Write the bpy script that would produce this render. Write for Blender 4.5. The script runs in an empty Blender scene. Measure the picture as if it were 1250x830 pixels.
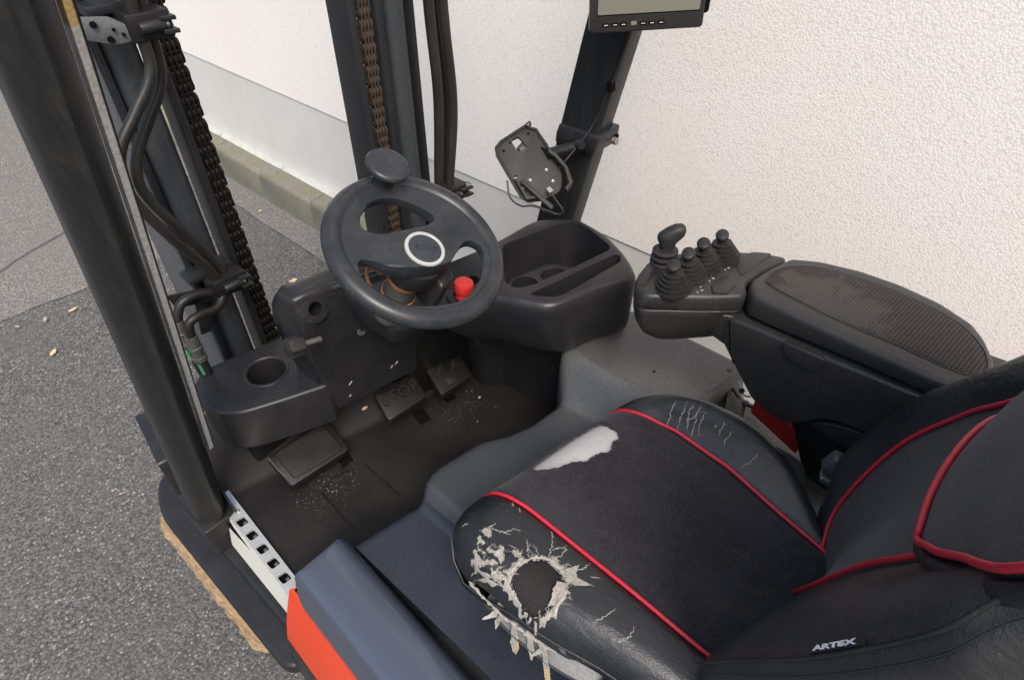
import bpy, bmesh, math, random
from mathutils import Vector, Matrix, Euler
V = Vector
rnd = random.Random(7)
scene = bpy.context.scene
col = scene.collection

# ------------------------------------------------------------------ camera
cam_d = bpy.data.cameras.new("camera"); cam = bpy.data.objects.new("camera", cam_d); col.objects.link(cam)
cam_d.sensor_width = 36.0; cam_d.lens = 740.0 / 1250.0 * 36.0
cam_d.clip_start = 0.02; cam_d.clip_end = 400
cam.matrix_world = Matrix(((0.659, 0.504, -0.559, 0.0), (-0.752, 0.444, -0.487, 0.0),
                           (0.003, 0.741, 0.671, 1.8), (0, 0, 0, 1)))
_q = cam.matrix_world.to_quaternion(); cam.rotation_mode = 'QUATERNION'
cam.location = (0, 0, 1.8); cam.rotation_quaternion = _q; cam.scale = (1, 1, 1)
scene.camera = cam

# ------------------------------------------------------------------ sky, sun, exposure
SUN_EL, SUN_AZ = math.radians(52), math.radians(215)     # azimuth clockwise from +Y
world = bpy.data.worlds.new("World"); scene.world = world; world.use_nodes = True
wn = world.node_tree; wn.nodes.clear()
sky = wn.nodes.new("ShaderNodeTexSky"); sky.sky_type = 'NISHITA'; sky.sun_disc = False
sky.sun_elevation = SUN_EL; sky.sun_rotation = SUN_AZ; sky.air_density = 1.0; sky.dust_density = 5.0; sky.ozone_density = 1.0
bg = wn.nodes.new("ShaderNodeBackground"); bg.inputs[1].default_value = 0.15
wo = wn.nodes.new("ShaderNodeOutputWorld")
wn.links.new(sky.outputs[0], bg.inputs[0]); wn.links.new(bg.outputs[0], wo.inputs[0])
sun_d = bpy.data.lights.new("sun", 'SUN'); sun = bpy.data.objects.new("sun", sun_d); col.objects.link(sun)
sun_d.energy = 1.5; sun_d.angle = math.radians(22); sun_d.color = (1.0, 0.955, 0.895)
_sd = V((math.sin(SUN_AZ) * math.cos(SUN_EL), math.cos(SUN_AZ) * math.cos(SUN_EL), math.sin(SUN_EL)))
sun.rotation_mode = 'QUATERNION'; sun.rotation_quaternion = _sd.to_track_quat('Z', 'Y'); sun.location = _sd * 20
scene.view_settings.view_transform = 'Standard'; scene.view_settings.look = 'None'
scene.view_settings.exposure = 0.9; scene.view_settings.gamma = 1.0; scene.view_settings.use_curve_mapping = False
scene.render.resolution_x = 1024; scene.render.resolution_y = 679
scene.render.engine = 'CYCLES'
scene.cycles.max_bounces = 6; scene.cycles.diffuse_bounces = 3; scene.cycles.glossy_bounces = 3; scene.cycles.transmission_bounces = 2

# ------------------------------------------------------------------ materials
def new_mat(name):
    m = bpy.data.materials.new(name); m.use_nodes = True
    nt = m.node_tree; nt.nodes.clear()
    out = nt.nodes.new("ShaderNodeOutputMaterial"); b = nt.nodes.new("ShaderNodeBsdfPrincipled")
    nt.links.new(b.outputs[0], out.inputs[0])
    return m, nt, b
def N(nt, t, **kw):
    n = nt.nodes.new("ShaderNode" + t)
    for k, v in kw.items():
        if k.startswith("i_"):
            n.inputs[k[2:]].default_value = v
        else:
            setattr(n, k, v)
    return n
def L(nt, a, b): nt.links.new(a, b)
def coord(nt, scale=(1, 1, 1), rot=(0, 0, 0)):
    tc = N(nt, "TexCoord"); mp = N(nt, "Mapping")
    mp.inputs["Scale"].default_value = scale; mp.inputs["Rotation"].default_value = rot
    L(nt, tc.outputs["Object"], mp.inputs[0]); return mp.outputs[0]
def noise(nt, co, scale, detail=4, rough=0.55, dist=0.0):
    n = N(nt, "TexNoise"); n.inputs["Scale"].default_value = scale; n.inputs["Detail"].default_value = detail
    n.inputs["Roughness"].default_value = rough; n.inputs["Distortion"].default_value = dist
    L(nt, co, n.inputs["Vector"]); return n.outputs["Fac"]
def ramp(nt, fac, stops, interp='LINEAR'):
    r = N(nt, "ValToRGB"); r.color_ramp.interpolation = interp
    els = r.color_ramp.elements
    while len(els) < len(stops): els.new(0.5)
    for e, (p, c) in zip(els, stops):
        e.position = p; e.color = (c, c, c, 1) if isinstance(c, (int, float)) else (*c, 1)
    L(nt, fac, r.inputs[0]); return r.outputs[0]
def mixc(nt, fac, a, b, mode='MIX'):
    m = N(nt, "Mix", data_type='RGBA', blend_type=mode)
    for sock, val in ((m.inputs[0], fac), (m.inputs[6], a), (m.inputs[7], b)):
        if isinstance(val, (int, float)): sock.default_value = val
        elif isinstance(val, tuple): sock.default_value = (*val, 1)
        else: L(nt, val, sock)
    return m.outputs[2]
def math_n(nt, op, a, b=0.0):
    m = N(nt, "Math", operation=op)
    for s, v in ((m.inputs[0], a), (m.inputs[1], b)):
        if isinstance(v, (int, float)): s.default_value = v
        else: L(nt, v, s)
    return m.outputs[0]
def bump(nt, b, height, strength=0.3, dist=0.001, prev=None):
    n = N(nt, "Bump"); n.inputs["Strength"].default_value = strength; n.inputs["Distance"].default_value = dist
    L(nt, height, n.inputs["Height"])
    if prev is not None: L(nt, prev, n.inputs["Normal"])
    L(nt, n.outputs[0], b.inputs["Normal"]); return n.outputs[0]

def surf(name, base, rough=0.5, dust=0.0, dust_col=(0.16, 0.15, 0.135), grain=420, gstr=0.25, gdist=0.0004,
         var=0.25, metal=0.0, spec=0.5, scratch=0.0, dust_scale=9, rvar=0.12, coat=0.0):
    """worn plastic / paint / metal: colour mottling, dust film, fine grain relief, scratches"""
    m, nt, b = new_mat(name); co = coord(nt)
    n1 = noise(nt, co, dust_scale, 3, 0.62, 0.3)
    dark = tuple(c * (1 - var) for c in base); lite = tuple(min(1, c * (1 + var)) for c in base)
    c = mixc(nt, ramp(nt, noise(nt, co, 240, 2, 0.6), [(0.3, 0.0), (0.7, 1.0)]), dark, lite)
    if dust > 0:
        f = math_n(nt, 'MULTIPLY', ramp(nt, n1, [(0.40, 0.10), (0.78, 0.75)]), ramp(nt, noise(nt, co, 130, 3, 0.7), [(0.30, 0.25), (0.72, 1.0)]))
        speck = ramp(nt, noise(nt, co, 420, 2, 0.5), [(0.68, 0.0), (0.75, 0.8)])
        f = math_n(nt, 'MAXIMUM', f, math_n(nt, 'MULTIPLY', speck, 0.5))
        c = mixc(nt, math_n(nt, 'MULTIPLY', f, dust), c, dust_col)
    if scratch > 0:
        s = noise(nt, coord(nt, (40, 420, 60), (0.5, 0.3, 0.8)), 1.0, 3, 0.7, 0.4)
        c = mixc(nt, math_n(nt, 'MULTIPLY', ramp(nt, s, [(0.66, 0.0), (0.72, 1.0)]), scratch), c, dust_col)
    L(nt, c, b.inputs["Base Color"])
    r = N(nt, "MapRange"); r.inputs[3].default_value = max(0.04, rough - rvar); r.inputs[4].default_value = min(1, rough + rvar)
    L(nt, n1, r.inputs[0]); L(nt, r.outputs[0], b.inputs["Roughness"])
    b.inputs["Metallic"].default_value = metal; b.inputs["Specular IOR Level"].default_value = spec
    b.inputs["Coat Weight"].default_value = coat; b.inputs["Coat Roughness"].default_value = 0.15
    if gstr > 0: bump(nt, b, noise(nt, co, grain, 1, 0.5), gstr * 0.6, gdist)
    return m

M = {}
M['plastic'] = surf('black_plastic', (0.0125, 0.013, 0.0148), 0.37, 0.26, (0.085, 0.083, 0.078), grain=420, gstr=0.35, scratch=0.25, spec=0.30)
M['plastic_dark'] = surf('dark_plastic', (0.0065, 0.0068, 0.0075), 0.42, 0.18, (0.06, 0.058, 0.052), grain=420, gstr=0.3, spec=0.30)
M['plastic_grey'] = surf('grey_hood_plastic', (0.058, 0.062, 0.068), 0.44, 0.35, (0.15, 0.148, 0.14), grain=420, gstr=0.25, scratch=0.25)
def plate_mat():
    m, nt, b = new_mat('dusty_hood_plate'); co = coord(nt)
    tc = N(nt, "TexCoord"); sp = N(nt, "SeparateXYZ"); L(nt, tc.outputs["Object"], sp.inputs[0])
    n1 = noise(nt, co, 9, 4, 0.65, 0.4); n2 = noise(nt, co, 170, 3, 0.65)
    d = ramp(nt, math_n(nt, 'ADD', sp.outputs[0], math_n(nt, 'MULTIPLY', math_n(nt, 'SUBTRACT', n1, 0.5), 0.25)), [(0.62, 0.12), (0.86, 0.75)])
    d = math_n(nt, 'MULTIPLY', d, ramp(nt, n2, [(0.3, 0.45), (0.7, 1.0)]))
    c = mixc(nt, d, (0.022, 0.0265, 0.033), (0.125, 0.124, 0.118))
    c = mixc(nt, ramp(nt, noise(nt, co, 420, 1), [(0.70, 0.0), (0.76, 0.5)]), c, (0.18, 0.175, 0.16))
    L(nt, c, b.inputs["Base Color"]); L(nt, ramp(nt, n1, [(0.3, 0.34), (0.7, 0.48)]), b.inputs["Roughness"])
    bump(nt, b, noise(nt, co, 800, 1), 0.1, 0.0004); return m
M['plate'] = plate_mat()
M['hood'] = surf('hood_plastic', (0.016, 0.020, 0.028), 0.34, 0.14, (0.07, 0.074, 0.08), grain=900, gstr=0.12, scratch=0.2)
M['bolster'] = surf('side_bolster_plastic', (0.046, 0.056, 0.078), 0.22, 0.0, grain=900, gstr=0.0, var=0.04, rvar=0.05, coat=0.35)
M['arm'] = surf('armrest_plastic', (0.019, 0.0195, 0.0195), 0.39, 0.36, (0.095, 0.092, 0.08), grain=420, gstr=0.3, scratch=0.35, spec=0.30)
M['arm_soft'] = surf('armrest_soft', (0.024, 0.0245, 0.0245), 0.36, 0.40, (0.095, 0.092, 0.078), grain=420, gstr=0.3, spec=0.30)
M['wheel'] = surf('wheel_rubber', (0.015, 0.0175, 0.0215), 0.33, 0.50, (0.075, 0.075, 0.07), grain=420, gstr=0.3, dust_scale=22, spec=0.30)
M['rubber'] = surf('lever_rubber', (0.014, 0.014, 0.0145), 0.55, 0.35, (0.085, 0.082, 0.072), grain=500, gstr=0.3, dust_scale=30, spec=0.30)
M['hose'] = surf('hose_rubber', (0.012, 0.012, 0.0115), 0.42, 0.25, (0.085, 0.078, 0.06), grain=900, gstr=0.25, spec=0.30)
M['steel_black'] = surf('black_paint', (0.0125, 0.0135, 0.0150), 0.34, 0.30, (0.085, 0.080, 0.065), grain=300, gstr=0.08, scratch=0.35, spec=0.30)
def post_mat():
    m, nt, b = new_mat('scratched_post_paint'); co = coord(nt, (1, 1, 1))
    st = noise(nt, coord(nt, (120, 120, 3.0), (0.22, 0.0, 0.0)), 1.0, 4, 0.65, 0.2); n1 = noise(nt, co, 5, 4, 0.6); n2 = noise(nt, co, 160, 3, 0.6)
    c = mixc(nt, math_n(nt, 'MULTIPLY', ramp(nt, st, [(0.46, 0.0), (0.72, 1.0)]), ramp(nt, n1, [(0.35, 0.1), (0.65, 0.85)])), (0.012, 0.0135, 0.0150), (0.026, 0.0255, 0.022))
    c = mixc(nt, math_n(nt, 'MULTIPLY', ramp(nt, n2, [(0.62, 0.0), (0.72, 0.6)]), ramp(nt, n1, [(0.5, 0.0), (0.7, 1.0)])), c, (0.075, 0.066, 0.048))
    L(nt, c, b.inputs["Base Color"]); L(nt, ramp(nt, st, [(0.3, 0.28), (0.75, 0.5)]), b.inputs["Roughness"])
    b.inputs['Specular IOR Level'].default_value = 0.32
    bump(nt, b, n2, 0.08, 0.0006); return m
M['post'] = post_mat()
M['mast_cyl'] = surf('cylinder_paint', (0.034, 0.038, 0.042), 0.36, 0.2, (0.07, 0.067, 0.06), grain=300, gstr=0.05, spec=0.30)
M['cradle'] = surf('cradle_plastic', (0.010, 0.010, 0.0105), 0.62, 0.2, (0.05, 0.048, 0.043), grain=420, gstr=0.2, spec=0.35)
M['mast'] = surf('mast_paint', (0.014, 0.0155, 0.018), 0.32, 0.2, (0.06, 0.057, 0.05), grain=300, gstr=0.08, spec=0.30)
M['mast_grey'] = surf('mast_grey_paint', (0.062, 0.068, 0.074), 0.40, 0.25, (0.11, 0.105, 0.09), grain=400, gstr=0.06, scratch=0.2)
M['chain'] = surf('greasy_chain', (0.010, 0.008, 0.007), 0.38, 0.4, (0.04, 0.028, 0.018), grain=260, gstr=0.5, gdist=0.001, dust_scale=60, metal=0.3, spec=0.30)
M['chain_rust'] = surf('rusty_chain', (0.036, 0.026, 0.018), 0.5, 0.5, (0.10, 0.075, 0.05), grain=260, gstr=0.5, gdist=0.001, dust_scale=60, metal=0.2)
M['galv'] = surf('galvanised', (0.56, 0.58, 0.57), 0.40, 0.35, (0.30, 0.29, 0.25), grain=120, gstr=0.08, metal=0.65, var=0.12, dust_scale=14)
M['galv_pale'] = surf('pale_zinc', (0.55, 0.56, 0.51), 0.5, 0.45, (0.32, 0.31, 0.25), grain=120, gstr=0.08, metal=0.25, var=0.1, dust_scale=14)
M['bolt'] = surf('bolt_steel', (0.33, 0.33, 0.31), 0.42, 0.3, (0.2, 0.18, 0.15), gstr=0, metal=0.8)
M['grey_metal'] = surf('grey_metal', (0.10, 0.10, 0.095), 0.45, 0.4, (0.16, 0.145, 0.12), gstr=0.1, metal=0.5)
M['rust'] = surf('rusty_ring', (0.20, 0.09, 0.03), 0.7, 0.5, (0.33, 0.20, 0.09), grain=200, gstr=0.4, dust_scale=60)
M['orange'] = surf('orange_red_paint', (0.50, 0.045, 0.015), 0.36, 0.25, (0.36, 0.12, 0.07), grain=300, gstr=0.04, var=0.06, spec=0.4)
M['red'] = surf('red_button', (0.44, 0.014, 0.014), 0.38, 0.12, (0.5, 0.15, 0.12), gstr=0.03, var=0.08)
M['red_dark'] = surf('red_bracket', (0.38, 0.02, 0.02), 0.5, 0.2, (0.2, 0.08, 0.06), gstr=0.05)
M['piping'] = surf('red_piping', (0.40, 0.010, 0.028), 0.5, 0.25, (0.26, 0.05, 0.06), grain=900, gstr=0.3, var=0.12)
M['white_plastic'] = surf('silver_ring', (0.30, 0.31, 0.31), 0.4, 0.3, (0.22, 0.215, 0.2), gstr=0.03, var=0.05)
M['liner'] = surf('torn_liner', (0.27, 0.26, 0.235), 0.75, 0.9, (0.085, 0.075, 0.055), grain=300, gstr=0.9, gdist=0.001, var=0.25, dust_scale=70)
M['liner_tan'] = surf('torn_foam_tan', (0.34, 0.25, 0.13), 0.85, 0.5, (0.5, 0.42, 0.28), grain=300, gstr=0.5)
M['foam'] = surf('white_foam_skin', (0.38, 0.38, 0.37), 0.7, 0.7, (0.19, 0.185, 0.175), grain=250, gstr=0.6, var=0.06, dust_scale=25)
M['pan'] = surf('seat_pan', (0.13, 0.135, 0.14), 0.42, 0.3, (0.18, 0.175, 0.165), gstr=0.1)
M['white_print'] = surf('white_print', (0.75, 0.75, 0.77), 0.6, 0.0, gstr=0, var=0.03)
M['grey_print'] = surf('grey_print', (0.30, 0.30, 0.31), 0.6, 0.0, gstr=0, var=0.2)
M['label_black'] = surf('woven_label', (0.012, 0.012, 0.014), 0.8, 0.0, gstr=0.3, grain=1500)
M['screen'] = surf('monitor_screen', (0.13, 0.13, 0.105), 0.16, 0.25, (0.17, 0.17, 0.13), gstr=0, var=0.05, dust_scale=5)
M['mon_case'] = surf('monitor_case', (0.014, 0.014, 0.0145), 0.45, 0.25, (0.07, 0.068, 0.062), grain=420, gstr=0.25, spec=0.30)
M['mat'] = surf('floor_mat', (0.0062, 0.0063, 0.0068), 0.62, 0.60, (0.042, 0.040, 0.036), spec=0.22, grain=350, gstr=0.6, scratch=0.5, dust_scale=5)
M['yellow'] = surf('yellow_strip', (0.48, 0.33, 0.13), 0.5, 0.2, gstr=0.02)
M['strip'] = surf('edge_strip', (0.46, 0.46, 0.44), 0.3, 0.2, gstr=0.02)
M['copper_wire'] = surf('cable', (0.012, 0.012, 0.012), 0.5, 0.2, gstr=0)
M['green'] = surf('green_tape', (0.03, 0.22, 0.10), 0.6, 0.2, gstr=0.05)
M['leaf'] = surf('dry_leaf', (0.46, 0.34, 0.20), 0.8, 0.3, (0.3, 0.2, 0.1), grain=200, gstr=0.3)
M['grit'] = surf('grit', (0.11, 0.10, 0.085), 0.8, 0.3, gstr=0, var=0.4)
M['tyre'] = surf('tyre_rubber', (0.02, 0.02, 0.02), 0.75, 0.4, grain=300, gstr=0.4)
M['black_hole'] = surf('black_recess', (0.002, 0.002, 0.002), 0.9, 0.0, gstr=0, spec=0.1)

def leather(name, base, rough, dust):
    m, nt, b = new_mat(name); co = coord(nt)
    v = N(nt, "TexVoronoi", feature='DISTANCE_TO_EDGE'); v.inputs["Scale"].default_value = 420; L(nt, co, v.inputs["Vector"])
    n1 = noise(nt, co, 8, 6, 0.6, 0.4)
    crease = noise(nt, coord(nt, (34, 12, 30), (0.2, 0.1, 0.5)), 2.2, 4, 0.6, 1.2)
    c = mixc(nt, math_n(nt, 'MULTIPLY', math_n(nt, 'MULTIPLY', ramp(nt, n1, [(0.42, 0.0), (0.75, 1.0)]), ramp(nt, noise(nt, co, 160, 4, 0.65), [(0.3, 0.3), (0.7, 1.0)])), dust), base, (0.09, 0.09, 0.085))
    c = mixc(nt, ramp(nt, noise(nt, co, 300, 2), [(0.69, 0.0), (0.76, 0.35)]), c, (0.14, 0.13, 0.12))
    L(nt, c, b.inputs["Base Color"])
    L(nt, ramp(nt, n1, [(0.3, rough - 0.07), (0.7, rough + 0.1)]), b.inputs["Roughness"])
    p = bump(nt, b, ramp(nt, v.outputs["Distance"], [(0.0, 0.0), (0.25, 1.0)]), 0.22, 0.0006)
    bump(nt, b, crease, 0.35, 0.004, p)
    return m
M['leather'] = leather('black_leather', (0.0115, 0.0133, 0.0165), 0.31, 0.16)
M['leather_dusty'] = leather('worn_leather', (0.025, 0.0258, 0.0265), 0.31, 0.40)
def fabric(name, base, fleck, rough=0.9, sc=900):
    m, nt, b = new_mat(name); co = coord(nt)
    n1 = noise(nt, co, 6, 5, 0.6, 0.5); n2 = noise(nt, co, sc, 2, 0.6); n3 = noise(nt, co, 70, 4, 0.65)
    c = mixc(nt, ramp(nt, n2, [(0.40, 0.0), (0.68, 1.0)]), base, fleck)
    c = mixc(nt, math_n(nt, 'MULTIPLY', ramp(nt, n1, [(0.4, 0.0), (0.75, 1.0)]), 0.45), c, tuple(x * 1.5 for x in fleck))
    c = mixc(nt, math_n(nt, 'MULTIPLY', ramp(nt, n3, [(0.52, 0.0), (0.8, 1.0)]), 0.22), c, (0.06, 0.057, 0.054))
    L(nt, c, b.inputs["Base Color"]); b.inputs["Roughness"].default_value = rough
    b.inputs["Specular IOR Level"].default_value = 0.2
    b.inputs["Sheen Weight"].default_value = 0.10; b.inputs["Sheen Roughness"].default_value = 0.5
    p = bump(nt, b, n2, 0.6, 0.0012)
    bump(nt, b, noise(nt, coord(nt, (9, 6, 8)), 1.5, 2, 0.5, 0.5), 0.25, 0.006, p)
    return m
M['fabric'] = fabric('seat_fabric', (0.0085, 0.0086, 0.0108), (0.024, 0.0235, 0.028), sc=420)
M['fabric_back'] = fabric('backrest_fabric', (0.012, 0.012, 0.014), (0.033, 0.0315, 0.036), sc=420)

def mesh_fabric(name, base, thread, scale, rot, worn=0.0):
    m, nt, b = new_mat(name)
    co = coord(nt, (scale, scale, scale), rot)
    w1 = N(nt, "TexWave", bands_direction='X'); w1.inputs["Scale"].default_value = 1.0; L(nt, co, w1.inputs["Vector"])
    w2 = N(nt, "TexWave", bands_direction='Y'); w2.inputs["Scale"].default_value = 1.0; L(nt, co, w2.inputs["Vector"])
    for w in (w1, w2): w.inputs["Distortion"].default_value = 0.15
    h = math_n(nt, 'MULTIPLY', w1.outputs["Fac"], w2.outputs["Fac"])
    c = mixc(nt, ramp(nt, h, [(0.12, 0.0), (0.7, 1.0)]), base, thread)
    if worn > 0:
        tc2 = N(nt, "TexCoord"); vd = N(nt, "VectorMath", operation='DISTANCE'); L(nt, tc2.outputs["Object"], vd.inputs[0]); vd.inputs[1].default_value = (.905, .12, 1.19)
        n1 = noise(nt, coord(nt), 26, 5, 0.68, 0.3)
        near = math_n(nt, 'ADD', math_n(nt, 'MULTIPLY', n1, 0.9), math_n(nt, 'MULTIPLY', vd.outputs["Value"], -3.2))
        c = mixc(nt, math_n(nt, 'MULTIPLY', ramp(nt, near, [(0.12, 0.0), (0.26, 1.0)]), worn), c, (0.060, 0.057, 0.050))
    L(nt, c, b.inputs["Base Color"]); b.inputs["Roughness"].default_value = 0.75; b.inputs["Specular IOR Level"].default_value = 0.3
    bump(nt, b, h, 0.7, 0.0012)
    return m
M['arm_mesh'] = mesh_fabric('armrest_mesh', (0.014, 0.011, 0.0105), (0.055, 0.044, 0.041), 58, (0, 0, 0.12), 0.5)
M['seat_mesh'] = mesh_fabric('seat_spacer_mesh', (0.006, 0.005, 0.006), (0.040, 0.036, 0.036), 130, (0, 0, 0.5))

def wall_mat():
    m, nt, b = new_mat('white_render'); co = coord(nt)
    v = N(nt, "TexVoronoi"); v.inputs["Scale"].default_value = 190; L(nt, co, v.inputs["Vector"])
    n2 = noise(nt, co, 75, 3, 0.65); n3 = noise(nt, co, 1.1, 4, 0.6)
    c = mixc(nt, ramp(nt, n3, [(0.35, 0.0), (0.7, 1.0)]), (0.735, 0.722, 0.695), (0.73, 0.69, 0.635))
    c = mixc(nt, ramp(nt, noise(nt, co, 150, 3, 0.65), [(0.58, 0.0), (0.74, 0.45)]), c, (0.40, 0.38, 0.35))
    c = mixc(nt, ramp(nt, v.outputs['Distance'], [(0.35, 0.0), (0.9, 0.35)]), c, (0.42, 0.40, 0.375))
    c = mixc(nt, ramp(nt, noise(nt, co, 40, 3, 0.5), [(0.74, 0.0), (0.77, 0.6)]), c, (0.33, 0.27, 0.20))
    L(nt, c, b.inputs["Base Color"]); b.inputs["Roughness"].default_value = 0.95; b.inputs["Specular IOR Level"].default_value = 0.15
    h = math_n(nt, 'ADD', math_n(nt, 'MULTIPLY', v.outputs["Distance"], -1.0), math_n(nt, 'MULTIPLY', n2, 0.6))
    bump(nt, b, h, 0.15, 0.0034)
    return m
M['stucco'] = wall_mat()
def plinth_mat():
    m, nt, b = new_mat('grey_plinth_paint'); co = coord(nt)
    n1 = noise(nt, co, 3, 6, 0.6, 0.5); n2 = noise(nt, co, 90, 4, 0.6)
    c = mixc(nt, ramp(nt, n1, [(0.35, 0.0), (0.7, 1.0)]), (0.465, 0.472, 0.445), (0.52, 0.525, 0.495))
    z = N(nt, "SeparateXYZ"); tc = N(nt, "TexCoord"); L(nt, tc.outputs["Object"], z.inputs[0])
    low = ramp(nt, math_n(nt, 'ADD', z.outputs[2], math_n(nt, 'MULTIPLY', math_n(nt, 'SUBTRACT', n1, 0.5), 0.05)), [(0.185, 0.8), (0.24, 0.0)])
    spl = math_n(nt, 'MULTIPLY', low, ramp(nt, noise(nt, co, 26, 5, 0.65), [(0.42, 0.1), (0.66, 1.0)]))
    c = mixc(nt, spl, c, (0.36, 0.36, 0.29))
    L(nt, c, b.inputs["Base Color"]); b.inputs["Roughness"].default_value = 0.85
    bump(nt, b, n2, 0.25, 0.002)
    return m
M['plinth'] = plinth_mat()
def kerb_mat():
    m, nt, b = new_mat('mossy_kerb_stone'); co = coord(nt)
    n1 = noise(nt, co, 9, 6, 0.65, 0.4); n2 = noise(nt, co, 130, 4, 0.65)
    c = mixc(nt, ramp(nt, n2, [(0.3, 0.0), (0.7, 1.0)]), (0.09, 0.088, 0.077), (0.20, 0.19, 0.165))
    c = mixc(nt, math_n(nt, 'MULTIPLY', ramp(nt, n1, [(0.40, 0.0), (0.66, 1.0)]), 0.75), c, (0.125, 0.125, 0.065))
    c = mixc(nt, ramp(nt, noise(nt, co, 24, 5, 0.6), [(0.60, 0.0), (0.72, 0.7)]), c, (0.095, 0.09, 0.075))
    L(nt, c, b.inputs["Base Color"]); b.inputs["Roughness"].default_value = 0.9
    bump(nt, b, n2, 0.6, 0.004); return m
M['kerb'] = kerb_mat()
def asphalt_mat(name, lo, hi, patch):
    m, nt, b = new_mat(name); co = coord(nt)
    v = N(nt, "TexVoronoi"); v.inputs["Scale"].default_value = 145; L(nt, co, v.inputs["Vector"])
    sep = N(nt, "SeparateColor"); L(nt, v.outputs["Color"], sep.inputs[0])
    n1 = noise(nt, co, 1.6, 6, 0.6, 0.3); n2 = noise(nt, co, 60, 4, 0.6)
    c = mixc(nt, ramp(nt, sep.outputs[0], [(0.1, 0.0), (0.95, 1.0)]), lo, hi)
    c = mixc(nt, ramp(nt, sep.outputs[1], [(0.93, 0.0), (0.98, 0.75)]), c, (0.30, 0.29, 0.27))
    gap = ramp(nt, v.outputs["Distance"], [(0.45, 0.0), (0.85, 0.8)])
    c = mixc(nt, gap, c, tuple(x * 0.4 for x in lo))
    c = mixc(nt, math_n(nt, 'MULTIPLY', ramp(nt, n1, [(0.38, 0.0), (0.68, 1.0)]), 0.5), c, patch)
    c = mixc(nt, ramp(nt, noise(nt, co, 3.2, 3, 0.5), [(0.70, 0.0), (0.76, 0.55)]), c, (0.028, 0.028, 0.028))
    L(nt, c, b.inputs["Base Color"]); b.inputs["Roughness"].default_value = 0.88; b.inputs["Specular IOR Level"].default_value = 0.3
    h = math_n(nt, 'SUBTRACT', math_n(nt, 'MULTIPLY', n2, 0.6), v.outputs["Distance"])
    bump(nt, b, h, 0.7, 0.004); return m
M['asphalt'] = asphalt_mat('asphalt', (0.055, 0.055, 0.056), (0.135, 0.133, 0.13), (0.085, 0.083, 0.08))
M['asphalt_pale'] = asphalt_mat('old_pale_asphalt', (0.10, 0.098, 0.095), (0.20, 0.195, 0.185), (0.135, 0.13, 0.125))
M['tar'] = surf('tar_seam', (0.03, 0.03, 0.03), 0.7, 0.3, gstr=0.4, grain=200)
def wood_mat():
    m, nt, b = new_mat('splintered_wood')
    n = noise(nt, coord(nt, (60, 3, 120)), 2.0, 6, 0.7, 0.6); n2 = noise(nt, coord(nt), 30, 4, 0.6)
    c = mixc(nt, ramp(nt, n, [(0.3, 0.0), (0.65, 1.0)]), (0.13, 0.085, 0.045), (0.37, 0.265, 0.15))
    c = mixc(nt, ramp(nt, n2, [(0.55, 0.0), (0.75, 0.6)]), c, (0.12, 0.09, 0.06))
    L(nt, c, b.inputs["Base Color"]); b.inputs["Roughness"].default_value = 0.85
    bump(nt, b, n, 0.9, 0.004); return m
M['wood'] = wood_mat()

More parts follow.
